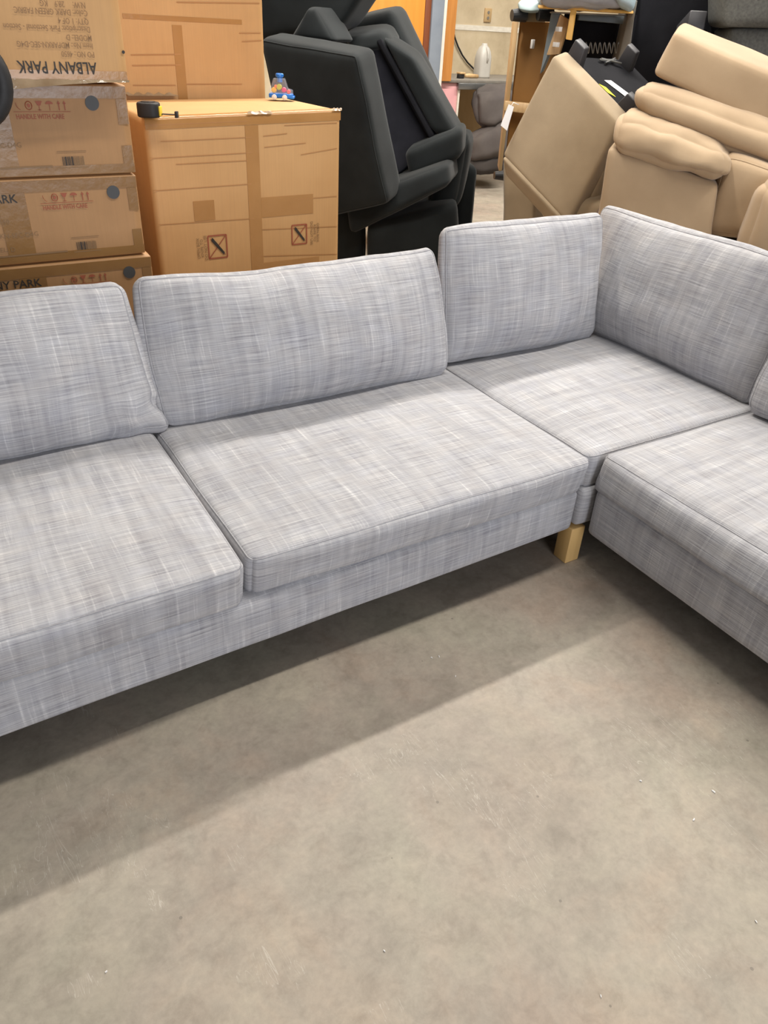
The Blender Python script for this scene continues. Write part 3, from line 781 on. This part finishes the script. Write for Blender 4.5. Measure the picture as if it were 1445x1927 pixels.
# tall carton behind it
BO = Vector((0.62, 4.15, 0)); bw = on_y(498, 120, 4.17).x-0.62
root, T = carton('tall_carton', 'tall brown carton standing behind the big marked carton', BO, R(1.0), bw, 0.5, 2.05, M_CARD, 42, None, bulge=0.008)
Lt = lambda x, y: local(None, BO, R(1.0), x, y)
def ttape(px0, py0, px1, py1):
    a = Lt(px0, py0); b = Lt(px1, py1)
    tape(T, root, min(a[0], b[0]), min(a[1], b[1]), max(a[0], b[0]), max(a[1], b[1]), M_TAPE)
ttape(230, 25, 455, 46)
xa, _ = Lt(328, 100); xb, _ = Lt(346, 100); tape(T, root, xa, 0.1, xb, Lt(330, 47)[1], M_TAPE)
for p, q in [((332, 4), (488, 6)), ((246, 103), (340, 102)), ((248, 123), (340, 122)), ((350, 158), (455, 158)), ((450, 62), (490, 62)), ((455, 78), (492, 76)), ((250, 160), (330, 160))]:
    slant(T, root, Lt(*p), Lt(*q), 0.0045, M_CREASE, 'crease', y=-0.0022)
g0, g1 = Lt(236, 186), Lt(330, 184)
wv, wf = [], []
for i in range(19):
    x_ = g0[0]+(g1[0]-g0[0])*i/18
    wv += [T((x_, -0.003, MH+0.012+0.006*math.sin(i*1.7))), T((x_+0.01, -0.022-0.006*math.sin(i*2.9), MH+0.003))]
for i in range(18): wf.append((2*i, 2*i+2, 2*i+3, 2*i+1))
mesh_obj('plastic_wrap', wv, wf, M_WRAP, root)

# ------------------------------------------------------------------ tape measure and toy car on the big carton
tp = on_z(281, 216, MH-0.01); tz = MH+dzl*0.85+0.002
tm = thing('tape_measure', (tp.x, tp.y, tz), 'black tape measure with yellow trim on the big carton', 'tape measure')
TA = R(-28)
def TT(p): return Vector((tp.x, tp.y, tz)) + Matrix.Rotation(TA, 3, 'Z') @ Vector(p)
prof = [(0.045*math.copysign(abs(math.cos(a))**0.65, math.cos(a)), 0.045*math.copysign(abs(math.sin(a))**0.65, math.sin(a))) for a in [2*math.pi*k/28 for k in range(28)]]
MB().prism([TT((x, y, 0.0)) for x, y in prof], (0, 0, 0.055)).build('case', M_RUBBER, tm, 0.008, 3)
MB().prism([TT((x*0.62, y*0.62, 0.055)) for x, y in prof], (0, 0, 0.003)).build('side_disc', M_PLASTIC, tm, 0.001)
MB().box((0.043, -0.02, 0.006), (0.052, 0.014, 0.042), TT).build('mouth_trim', M_YPLAST, tm, 0.003)
MB().box((0.046, -0.012, 0.012), (0.115, 0.012, 0.015), TT).build('blade', M_PLASTIC, tm)
MB().box((0.105, -0.012, 0.002), (0.118, 0.012, 0.026), TT).build('hook', M_PLASTIC, tm, 0.002)
cp = on_z(529, 189, MH); cz = MH+0.001
tc_ = thing('toy_car', (cp.x, cp.y, cz), 'small blue toy car with clear body and blue top knob', 'toy')
CA = R(-30); KS = 1.18
def TC(p): return Vector((cp.x, cp.y, cz)) + Matrix.Rotation(CA, 3, 'Z') @ (Vector(p)*KS)
MB().box((-0.05, -0.026, 0.010), (0.052, 0.026, 0.026), TC).build('chassis', M_BLUE, tc_, 0.005, 3)
MB().box((0.028, -0.028, 0.008), (0.058, 0.028, 0.018), TC).build('bumper', M_BLUE, tc_, 0.004, 3)
for sx in (-0.026, 0.018):
    for sy in (-1, 1):
        wb = MB().lathe([(0.010, 0), (0.0125, 0.002), (0.0125, 0.008), (0.010, 0.010)], TC((sx, sy*0.024, 0.0125)), TC((0, sy, 0))-TC((0, 0, 0)), 18).build('wheel', toy_mat('white_plastic', srgb(232, 228, 220)), tc_, smooth=False)
        MB().lathe([(0.005, 0), (0.004, 0.003)], TC((sx, sy*0.034, 0.0125)), TC((0, sy, 0))-TC((0, 0, 0)), 12).build('hub_cap', M_PAPER, wb)
shell = [(-0.048, 0.024), (0.052, 0.024), (0.050, 0.040), (0.030, 0.046), (0.018, 0.082), (-0.030, 0.082), (-0.040, 0.050), (-0.048, 0.046)]
MB().prism([TC((x, -0.024, z)) for x, z in shell], TC((0, 0.048, 0))-TC((0, 0, 0))).build('clear_body', M_CLEAR, tc_, 0.004, 3)
for nm, c_, x_, z_, r_ in (('gear', srgb(236, 180, 40), -0.028, 0.038, 0.013), ('gear', srgb(190, 190, 30), -0.006, 0.050, 0.014), ('gear', srgb(222, 40, 110), 0.014, 0.040, 0.012), ('gear', srgb(238, 96, 90), 0.034, 0.034, 0.010), ('gear', srgb(230, 120, 60), -0.02, 0.052, 0.008)):
    MB().lathe([(r_*0.8, -0.010), (r_, -0.006), (r_, 0.006), (r_*0.8, 0.010)], TC((x_, -0.008, z_)), TC((0, 1, 0))-TC((0, 0, 0)), 14).build(nm, toy_mat('toy_colour', c_), tc_)
MB().lathe([(0.013, 0.080), (0.013, 0.101), (0.018, 0.102), (0.020, 0.106), (0.020, 0.114), (0.016, 0.118)], TC((-0.004, 0, 0)), UP, 20).build('top_knob', M_BLUE, tc_, smooth=False)
for ch in tc_.children:
    if ch.name.startswith('top_knob'):
        pass

# ------------------------------------------------------------------ wheel at the left edge (hand truck standing behind the sofa)
wc = on_y(-71, 152, 2.72)
ht = thing('hand_truck', (wc.x-0.1, wc.y, 0), 'black tyred hand truck wheel at the left edge in front of cartons', 'hand truck')
WR = 0.134
ax = Vector((-0.35, -1.0, 0.05)).normalized()
tyre = []
bm_pts = []
aa = ax.orthogonal().normalized(); bb = ax.cross(aa)
MB().tube([wc + WR*0.8*(math.cos(2*math.pi*k/40)*aa + math.sin(2*math.pi*k/40)*bb) for k in range(40)], WR*0.2, 12, closed=True).build('tyre', M_RUBBER, ht, smooth=True)
MB().lathe([(WR*0.66, -0.012), (WR*0.66, 0.012), (WR*0.55, 0.014), (WR*0.2, 0.006), (WR*0.2, -0.006), (WR*0.55, -0.014)], wc, ax, 32).build('rim', M_STEEL, ht, smooth=False)
MB().lathe([(0.02, -0.03), (0.02, 0.03)], wc, ax, 16).build('hub', M_STEEL, ht)
MB().tube([wc, wc + Vector((-0.62, 0.0, 0.0))], 0.012, 10).build('axle', M_STEEL, ht, smooth=True)
wc2 = wc + Vector((-0.62, 0.0, 0))
MB().tube([wc2 + WR*0.8*(math.cos(2*math.pi*k/40)*aa + math.sin(2*math.pi*k/40)*bb) for k in range(40)], WR*0.2, 12, closed=True).build('tyre', M_RUBBER, ht, smooth=True)
MB().lathe([(WR*0.66, -0.012), (WR*0.66, 0.012), (WR*0.55, 0.014), (WR*0.2, 0.006), (WR*0.2, -0.006), (WR*0.55, -0.014)], wc2, ax, 32).build('rim', M_STEEL, ht, smooth=False)
MB().lathe([(0.02, -0.03), (0.02, 0.03)], wc2, ax, 16).build('hub', M_STEEL, ht)
for xo in (-0.16, -0.46):
    MB().tube([Vector((wc.x+xo, wc.y+0.02, 0.0)), Vector((wc.x+xo, wc.y+0.02, wc.z+0.12))], 0.016, 10).build('frame_rail', M_PLASTIC, ht, smooth=True)
for zo in (0.35, 0.75, wc.z-0.28):
    MB().tube([Vector((wc.x-0.16, wc.y+0.02, zo)), Vector((wc.x-0.46, wc.y+0.02, zo))], 0.012, 10).build('cross_bar', M_PLASTIC, ht, smooth=True)
MB().box((wc.x-0.50, wc.y-0.015, wc.z+0.10), (wc.x-0.12, wc.y+0.03, wc.z+0.13)).build('nose_plate_edge', M_STEEL, ht, 0.003)

# ------------------------------------------------------------------ dark charcoal furniture pile
def block(name, label, quad, back, mat, seed, r=0.05, crown=(0.004, 0.015, 0.008), wob=0.006, cat='sofa part', group='charcoal sofa pieces piled up', n=(16, 10, 16), welts=(), warp=None, wf=3.0):
    s = Soft(quad_hexa(*quad, back), r, crown, wob, wf, seed, warp=warp)
    o = s.build(name, mat, n); tag(o, label, cat, group)
    for (ax_, sd) in welts: s.welt(ax_, sd, 0.005, mat, o)
    return o
block('loveseat', 'charcoal sofa base tipped on end beside the big carton',
      ((487, 72, 5.75), (669, 104, 5.35), (728, 384, 5.35), (560, 420, 5.7)), vec(0.11, 0.26, 0.04), M_DARK, 51, 0.045, welts=((1, -1),))
block('upturned_sofa', 'charcoal sofa piece highest in the pile, cut by the top edge',
      ((440, -60, 6.5), (720, -70, 6.2), (640, 52, 6.2), (480, 84, 6.5)), vec(0.1, 0.5, 0.0), M_DARK, 52, 0.06)
block('bolster', 'small charcoal wedge sticking up behind the tipped sofa base',
      ((580, 14, 6.0), (592, 14, 6.0), (632, 80, 5.9), (545, 72, 6.0)), vec(0.12, 0.3, 0.0), M_DARK, 53, 0.03)
block('upturned_sofa', 'charcoal sofa back lying behind the leaning armchair at the orange door',
      ((612, 50, 6.9), (735, 18, 6.7), (868, 300, 6.6), (660, 440, 6.8)), vec(0.1, 0.35, 0.05), M_DARK, 54, 0.07)
# leaning armchair shell with dark recess: frame with inset panel
ch = thing('leaning_armchair', at(770, 440, 6.1)*1.0, 'charcoal armchair tipped forward showing its black cloth underside', 'armchair', 'charcoal sofa pieces piled up')
ch.location.z = 0; ORG[ch] = Vector(ch.location)
def cpart(name, quad, back, mat, seed, r=0.05, n=(10, 8, 16), crown=(0.004, 0.01, 0.004), wob=0.004):
    return Soft(quad_hexa(*quad, back), r, crown, wob, 3.0, seed).build(name, mat, n, ch)
cpart('side_panel', ((716, 68, 6.15), (778, 108, 6.0), (866, 262, 5.85), (812, 250, 5.9)), vec(0.06, 0.30, 0.03), M_DARK, 1, 0.05)
cpart('top_panel', ((636, 66, 6.35), (722, 56, 6.2), (742, 92, 6.1), (668, 104, 6.25)), vec(0.05, 0.4, 0.05), M_DARK, 2, 0.06)
cpart('front_panel', ((760, 284, 5.85), (868, 238, 5.8), (868, 298, 5.78), (772, 340, 5.8)), vec(0.05, 0.3, 0.02), M_DARK, 3, 0.05)
cpart('cloth_underside', ((668, 92, 6.24), (722, 72, 6.2), (826, 264, 5.95), (740, 335, 5.97)), vec(0.02, 0.04, 0.0), M_RECESS, 5, 0.015, crown=(0, -0.02, 0), wob=0.012)
cpart('piping_strip', ((708, 78, 6.16), (718, 72, 6.15), (818, 255, 5.9), (808, 262, 5.9)), vec(0.0, 0.05, 0), M_BLACK, 6, 0.012, wob=0)
block('seating_block', 'charcoal seat block under the tipped armchair, front of the pile',  # seat block of the dark sofa
      ((648, 376, 5.6), (842, 306, 5.55), (846, 350, 5.5), (656, 444, 5.5)), vec(0.1, 0.55, 0.0), M_DARK, 55, 0.05)
block('back_pillow', 'soft charcoal back cushion wedged at the right of the dark pile',
      ((846, 248, 6.05), (886, 262, 6.0), (858, 398, 5.9), (800, 388, 5.95)), vec(0.05, 0.25, 0.02), M_DARK, 56, 0.06, crown=(0.01, 0.03, 0.01), wob=0.012)
block('seating_block', 'charcoal sofa arm at the right end of the pile on the floor',  # sofa arm built as one padded block
      ((868, 306, 6.3), (899, 316, 6.25), (886, 480, 6.2), (852, 480, 6.25)), vec(-0.1, 0.6, 0.0), M_DARK, 57, 0.04)
block('seating_block', 'charcoal sofa base at the bottom of the dark pile, on the floor',  # lowest sofa base, one padded block
      ((690, 424, 5.55), (862, 380, 5.75), (868, 560, 5.70), (690, 600, 5.45)), vec(0.0, 0.7, 0.0), M_DARK, 58, 0.05)
block('seating_block', 'charcoal sofa seat low between the big carton and the dark pile',  # sofa seat built as one padded block
      ((600, 372, 5.75), (684, 392, 5.65), (684, 600, 5.6), (600, 600, 5.7)), vec(0.0, 0.3, 0.0), M_DARK, 59, 0.05)

# ------------------------------------------------------------------ upended sofa with hardboard back
up = thing('upended_sofa', Vector((at(960, 400, 7.0).x, at(960, 400, 7.0).y, 0)), 'sofa stood on end showing brown hardboard back and black feet', 'sofa')
def hpart(parent, name, quad, back, mat, bev=0.006):
    return MB().hexa(quad_hexa(*quad, back)).build(name, mat, parent, bev)
bk = vec(0.15, 0.6, 0.0)
hpart(up, 'hardboard_back', ((978, 40, 6.9), (1060, 42, 6.75), (1030, 330, 6.7), (948, 322, 6.85)), bk, M_HARD)
hpart(up, 'stile', ((967, 40, 6.88), (976, 40, 6.86), (944, 322, 6.82), (938, 322, 6.84)), vec(0.02, 0.3, 0), M_RAW)
hpart(up, 'top_rail', ((975, 20, 6.85), (1022, 22, 6.75), (1024, 42, 6.72), (974, 40, 6.82)), vec(0.1, 0.5, 0), M_TAN)
hpart(up, 'lower_rail', ((950, 190, 6.82), (1000, 195, 6.72), (990, 214, 6.7), (948, 209, 6.8)), vec(0.0, 0.05, 0), M_RAW)
def foot(parent, px, py, D, rad, ln, ax_, mat=M_PLASTIC, tip=0.75):
    return MB().lathe([(rad*tip, 0), (rad, ln)], at(px, py, D), ax_, 16).build('foot', mat, parent)
foot(up, 963, 29, 6.75, 0.05, 0.11, vec(1, 0.3, 0.1)); foot(up, 1012, 28, 6.65, 0.05, 0.11, vec(1, 0.3, 0.1)); foot(up, 930, 330, 6.7, 0.04, 0.09, vec(1, 0.2, 0.0))
MB().box(*[tuple(at(1002, 83, 6.70)+Vector(d_)) for d_ in ((-0.012, -0.012, -0.03), (0.012, 0.012, 0.03))]).build('torn_label', M_PAPER, up, 0.004)
s = Soft(quad_hexa((972, 3, 6.75), (1040, 5, 6.65), (1034, 22, 6.6), (975, 20, 6.7), vec(0.1, 0.6, 0.02)), 0.03, (0, 0.01, 0.015), 0.015, 6, 3)
tag(s.build('moving_blanket', M_BLANKET, (14, 10, 8)), 'pale blue folded blanket on the upended hardboard sofa', 'blanket')
# hang tag
h0 = at(952, 204, 5.05)
hg = thing('hang_tag', at(958, 200, 5.1), 'white paper hang tag on a string by the tan chair', 'tag')
MB().hexa(quad_hexa((957, 196, 5.08), (967, 201, 5.08), (954, 246, 5.05), (942, 236, 5.05), vec(0, 0.003, 0))).build('paper', M_PAPER, hg)
MB().tube([at(962, 199, 5.08), at(966, 193, 5.1), at(976, 197, 5.12)], 0.002, 5).build('string', M_PAPER, hg, smooth=True)

# tan base standing under it
block('chair_base', 'plain tan chair base on the floor behind the overturned tan armchair',
      ((947, 300, 6.0), (1010, 305, 5.9), (1000, 520, 5.8), (945, 520, 5.9)), vec(0.2, 0.5, 0.0), M_TAN, 61, 0.02, group='tan chair pieces')

# ------------------------------------------------------------------ grey upended frame with springs
gf = thing('stripped_sofa', Vector((at(1110, 120, 6.5).x, at(1110, 120, 6.5).y, 0)), 'upended grey sofa frame with bare timber, springs and black lining', 'sofa frame')
hpart(gf, 'side_upholstery', ((1038, 20, 6.25), (1054, 24, 6.2), (1030, 106, 6.15), (1016, 140, 6.2)), vec(0.1, 0.5, 0), M_BLUEGREY)
hpart(gf, 'timber_side', ((1054, 26, 6.2), (1072, 38, 6.2), (1052, 102, 6.15), (1028, 104, 6.15)), vec(0.03, 0.12, 0), M_RAW)
hpart(gf, 'black_lining', ((1062, 24, 6.42), (1196, 28, 6.3), (1170, 135, 6.25), (1040, 135, 6.38)), vec(0.05, 0.03, 0), M_BLACK)
hpart(gf, 'top_rail', ((1012, 9, 6.15), (1192, 20, 6.05), (1192, 26, 6.04), (1012, 15, 6.14)), vec(0.02, 0.12, 0), M_PINE)
hpart(gf, 'steel_bar', ((1036, 22, 6.2), (1186, 28, 6.12), (1186, 31, 6.12), (1036, 25, 6.2)), vec(0, 0.03, 0), M_STEEL)
hpart(gf, 'inner_rail', ((1090, 26, 6.3), (1184, 30, 6.22), (1182, 46, 6.2), (1088, 38, 6.3)), vec(0, 0.08, 0), M_BLUEGREY)
hpart(gf, 'slat', ((1074, 17, 6.1), (1085, 18, 6.1), (1076, 76, 6.05), (1064, 74, 6.05)), vec(0.01, 0.05, 0), M_PINE)
hpart(gf, 'side_post', ((1188, 4, 6.1), (1200, 0, 6.05), (1178, 118, 6.0), (1162, 116, 6.05)), vec(0.02, 0.4, 0), M_SHELF)
for (px, py) in ((1051, 55), (1046, 84)):
    p = at(px, py, 6.12); MB().box(p-Vector((0.012, 0.02, 0.014)), p+Vector((0.016, 0.02, 0.014))).build('clip', M_PAPER, gf, 0.002)
sp = [at(1096+70*t, 90+10*math.sin(t*math.pi*2*8), 6.26-0.1*t) for t in [i/96 for i in range(97)]]
MB().tube(sp, 0.005, 6).build('zigzag_spring', M_STEEL, gf, smooth=True)
s = Soft(quad_hexa((1010, -40, 6.0), (1170, -40, 5.95), (1176, 12, 5.95), (1016, 7, 6.05), vec(0.1, 0.7, 0.0)), 0.05, (0, 0.02, 0.02), 0.03, 6, 5)
tag(s.build('wrapped_cushion', M_FOIL, (16, 10, 8)), 'grey plastic-wrapped cushion on top of the bare frame', 'cushion')
s = Soft(quad_hexa((1150, -40, 5.9), (1204, -40, 5.9), (1192, 22, 5.9), (1160, 6, 5.92), vec(0.05, 0.3, 0.0)), 0.03, (0, 0.02, 0.01), 0.01, 6, 6)
tag(s.build('cloth_bundle', plain('light_blue_cloth', srgb(172, 192, 200), srgb(196, 214, 220), 6, 0.8), (10, 8, 10)), 'light blue cloth hanging over the end of the frame', 'cloth')

# tall black-bottomed sofa behind
tb = thing('tipped_sofa', Vector((at(1290, 200, 6.4).x, at(1290, 200, 6.4).y, 0)), 'sofa tipped up showing a wide black dust cover and grey legs', 'sofa')
hpart(tb, 'dust_cover', ((1202, -60, 6.35), (1376, -60, 6.2), (1376, 240, 6.1), (1168, 200, 6.25)), vec(0.05, 0.25, 0), M_BLACK)
hpart(tb, 'cover_edge', ((1193, -60, 6.33), (1205, -60, 6.32), (1183, 118, 6.22), (1172, 118, 6.23)), vec(0.03, 0.2, 0), M_SHELF)
def block_foot(parent, tip, root_, w0, w1, mat=M_PLASTIC):
    t_ = at(*tip); r_ = at(*root_); ax_ = (r_-t_); u_ = ax_.cross(UP).normalized(); v_ = ax_.cross(u_).normalized()
    c = []
    for i in range(8):
        q, ww = (r_, w1) if i & 4 else (t_, w0)
        c.append(q + u_*(ww if i & 1 else -ww) + v_*(ww if i & 2 else -ww))
    return MB().hexa(c).build('foot', mat, parent, 0.008)
M_FOOT = plain('dark_grey_plastic', srgb(46, 45, 48), srgb(58, 57, 60), 5, 0.5)
block_foot(tb, (1312, 38, 5.85), (1290, 74, 6.22), 0.055, 0.08, M_FOOT)

# charcoal tweed cushions at the top right
block('sofa_cushion', 'grey tweed cushion in the top right corner, upper of two', ((1362, -60, 5.6), (1560, -60, 5.3), (1560, 52, 5.3), (1360, 50, 5.6)), vec(0.1, 0.6, 0), M_GREYSOFA, 62, 0.04, group='grey tweed cushions')
block('sofa_cushion', 'grey tweed cushion in the top right corner, lower of two', ((1372, 52, 5.65), (1560, 56, 5.35), (1560, 260, 5.35), (1372, 230, 5.65)), vec(0.1, 0.6, 0), M_GREYSOFA, 63, 0.04, group='grey tweed cushions')
s = Soft(quad_hexa((1318, 72, 5.45), (1372, 76, 5.4), (1372, 130, 5.4), (1318, 130, 5.45), vec(0.05, 0.15, 0)), 0.02, (0, 0.01, 0.01), 0.01, 8, 8)
tag(s.build('folded_cloth', M_WHITE, (8, 6, 8)), 'white folded cloth tucked behind the top tan sofa base', 'cloth')

# ------------------------------------------------------------------ overturned tan armchair
ta = thing('overturned_armchair', Vector((at(1060, 430, 5.1).x, at(1060, 430, 5.1).y, 0)), 'tan suede armchair tipped over with black underside and blocky feet', 'armchair')
bkv = at(1178, 116, 5.85)-at(1050, 108, 5.25)
def soft_part(parent, name, quad, back, mat, seed, r=0.02, crown=(0, 0.004, 0), n=(14, 10, 14), wob=0.003):
    return Soft(quad_hexa(*quad, back), r, crown, wob, 3.0, seed).build(name, mat, n, parent)
soft_part(ta, 'arm_panel', ((1040, 103, 5.15), (1166, 234, 4.95), (1068, 424, 4.85), (944, 292, 5.05)), vec(0.10, 0.13, 0.03), M_TAN, 1, 0.022, n=(20, 8, 22))
soft_part(ta, 'arm_front', ((944, 294, 5.03), (1070, 424, 4.84), (1062, 452, 4.88), (950, 330, 5.06)), vec(0.12, 0.13, 0.03), M_TAN, 2, 0.02)
soft_part(ta, 'seat_body', ((1050, 108, 5.25), (1172, 234, 5.05), (1112, 380, 4.98), (990, 250, 5.18)), bkv, M_TAN, 3, 0.02)
# underside cloth: a thin sheet over the seat body
q = quad_hexa((1050, 108, 5.25), (1172, 234, 5.05), (1112, 380, 4.98), (990, 250, 5.18), bkv)
top = [q[4], q[5], q[7], q[6]]; nn = (q[5]-q[4]).cross(q[6]-q[4]).normalized(); nn = nn if nn.z > 0 else -nn
MB().prism([p+nn*0.004 for p in top], nn*0.006).build('dust_cover', M_BLACK, ta)
def on_top(u_, v_): return q[4] + (q[5]-q[4])*u_ + (q[6]-q[4])*v_ + nn*0.01
def chair_foot(u_, v_):
    b_ = on_top(u_, v_); e1 = (q[5]-q[4]).normalized(); e2 = nn.cross(e1); c = []
    for i in range(8):
        ww = 0.040 if i & 4 else 0.052; hh = 0.105 if i & 4 else -0.005
        c.append(b_ + e1*(ww if i & 1 else -ww) + e2*(ww if i & 2 else -ww) + nn*hh + (e1*-0.03 if (i & 4 and u_ < 0.5) else Vector((0, 0, 0))))
    MB().hexa(c).build('foot', M_FOOT, ta, 0.006)
for u_ in (0.1, 0.84):
    for v_ in (0.12, 0.88): chair_foot(u_, v_)
def sheet(name, pts, mat, parent):
    MB().prism([on_top(*p)+nn*0.003 for p in pts], nn*0.001).build(name, mat, parent)
sheet('care_label', [(0.36, 0.30), (0.36, 0.40), (0.62, 0.50), (0.66, 0.40)], M_PAPER, ta)
sheet('yellow_tag', [(0.42, 0.17), (0.47, 0.225), (0.62, 0.23), (0.55, 0.175)], M_YELLOW, ta)
for a0, a1 in (((0.03, 0.55), (0.10, 0.78)), ((0.05, 0.50), (0.05, 0.74)), ((0.10, 0.54), (0.02, 0.76))):
    MB().tube([on_top(*a0)+nn*0.012, on_top(*a1)+nn*0.016], 0.006, 6).build('staple_strip', M_STEEL, ta)

# ------------------------------------------------------------------ tan stack on the right
G = 'tan chair pieces'
o = block('loveseat', 'tan sofa base tipped at the top of the right-hand tan stack',
      ((1270, 60, 4.7), (1520, 166, 4.45), (1520, 296, 4.4), (1228, 140, 4.65)), vec(0.18, 0.5, 0.06), M_TAN2, 71, 0.03, group=G, n=(24, 10, 12))
pillow('seat_pillow', 'long tan seat cushion lying slanted in the middle of the tan stack', (1200, 158, 4.5), (1500, 262, 4.25), (1500, 338, 4.2), (1196, 216, 4.45), vec(0.10, 0.30, 0.02), 0.10, (0.02, 0.03, 0.03), 72, M_TAN2, 0.012, 'cushion', G, (30, 10, 12), 5)
rc = thing('recliner', Vector((at(1230, 420, 4.3).x, at(1230, 420, 4.3).y, 0)), 'tan recliner footrest with a puffy roll above a flat panel', 'recliner part', G)
Soft(quad_hexa((1146, 276, 4.35), (1352, 346, 4.2), (1338, 470, 4.15), (1118, 430, 4.3), vec(0.15, 0.45, 0.02)), 0.03, (0.0, 0.012, 0.0), 0.006, 4, 73).build('flat_panel', M_TAN2, (18, 10, 14), rc)
s = Soft(quad_hexa((1166, 214, 4.37), (1372, 284, 4.18), (1370, 346, 4.12), (1146, 284, 4.30), vec(0.10, 0.28, 0.02)), 0.085, (0.02, 0.03, 0.02), 0.018, 7, 74, power=3)
s.build('puffy_roll', M_TAN2, (26, 12, 14), rc)
block('recliner_cushion', 'tan cushion piece standing between the footrest and the right edge',
      ((1362, 290, 4.25), (1470, 320, 4.1), (1420, 448, 4.05), (1326, 440, 4.22)), vec(0.12, 0.35, 0.0), M_TAN2, 75, 0.05, crown=(0.01, 0.03, 0.01), wob=0.012, group=G, welts=((1, -1),))
block('tan_pillow', 'soft tan pillow half cut off by the right edge above the sofa',
      ((1440, 345, 3.95), (1530, 360, 3.85), (1500, 520, 3.8), (1384, 490, 3.9)), vec(0.1, 0.3, 0.0), M_TAN2, 76, 0.07, crown=(0.02, 0.04, 0.02), wob=0.012, group=G)
block('seating_block', 'small tan padded block wedged low between armchair and footrest',  # padded block added to darken the bright gap beside the armchair
      ((1070, 378, 4.95), (1150, 378, 4.85), (1150, 520, 4.75), (1070, 520, 4.85)), vec(0.1, 0.3, 0.0), M_TAN, 78, 0.03, group=G)
# low dark plinth carrying the tan stack
pl = at(1230, 420, 4.3)
o = block('wooden_plinth', 'dark wooden base on the floor carrying the tan stack',
      ((1112, 416, 4.40), (1560, 480, 4.05), (1560, 640, 4.0), (1112, 640, 4.35)), vec(0.25, 0.8, 0.0), plain('dark_stained_wood', srgb(58, 36, 24), srgb(72, 46, 30), 10, 0.7), 77, 0.01, group=None, crown=(0, 0, 0), wob=0, cat='plinth')

# ------------------------------------------------------------------ small litter on the concrete
lit = MB()
for (px, py, s_) in [(812, 1238, 0.003), (826, 1236, 0.003), (1342, 1490, 0.005), (1305, 1543, 0.004), (200, 1829, 0.0025), (857, 1273, 0.0025), (1205, 1470, 0.003), (1422, 1735, 0.003), (1130, 1875, 0.0025), (723, 1790, 0.0025)]:
    p = on_z(px, py, 0); a = random.random()*3
    d1 = Vector((math.cos(a), math.sin(a), 0))*s_; d2 = Vector((-d1.y, d1.x, 0))*0.4
    lit.prism([p+d1+d2, p-d1+d2*0.6, p-d1*0.8-d2, p+d1*0.7-d2*0.8], (0, 0, 0.003))
o = lit.build('floor_litter', M_PAPER)
tag(o, 'tiny pale scraps scattered on the concrete floor', 'litter', None, 'stuff')
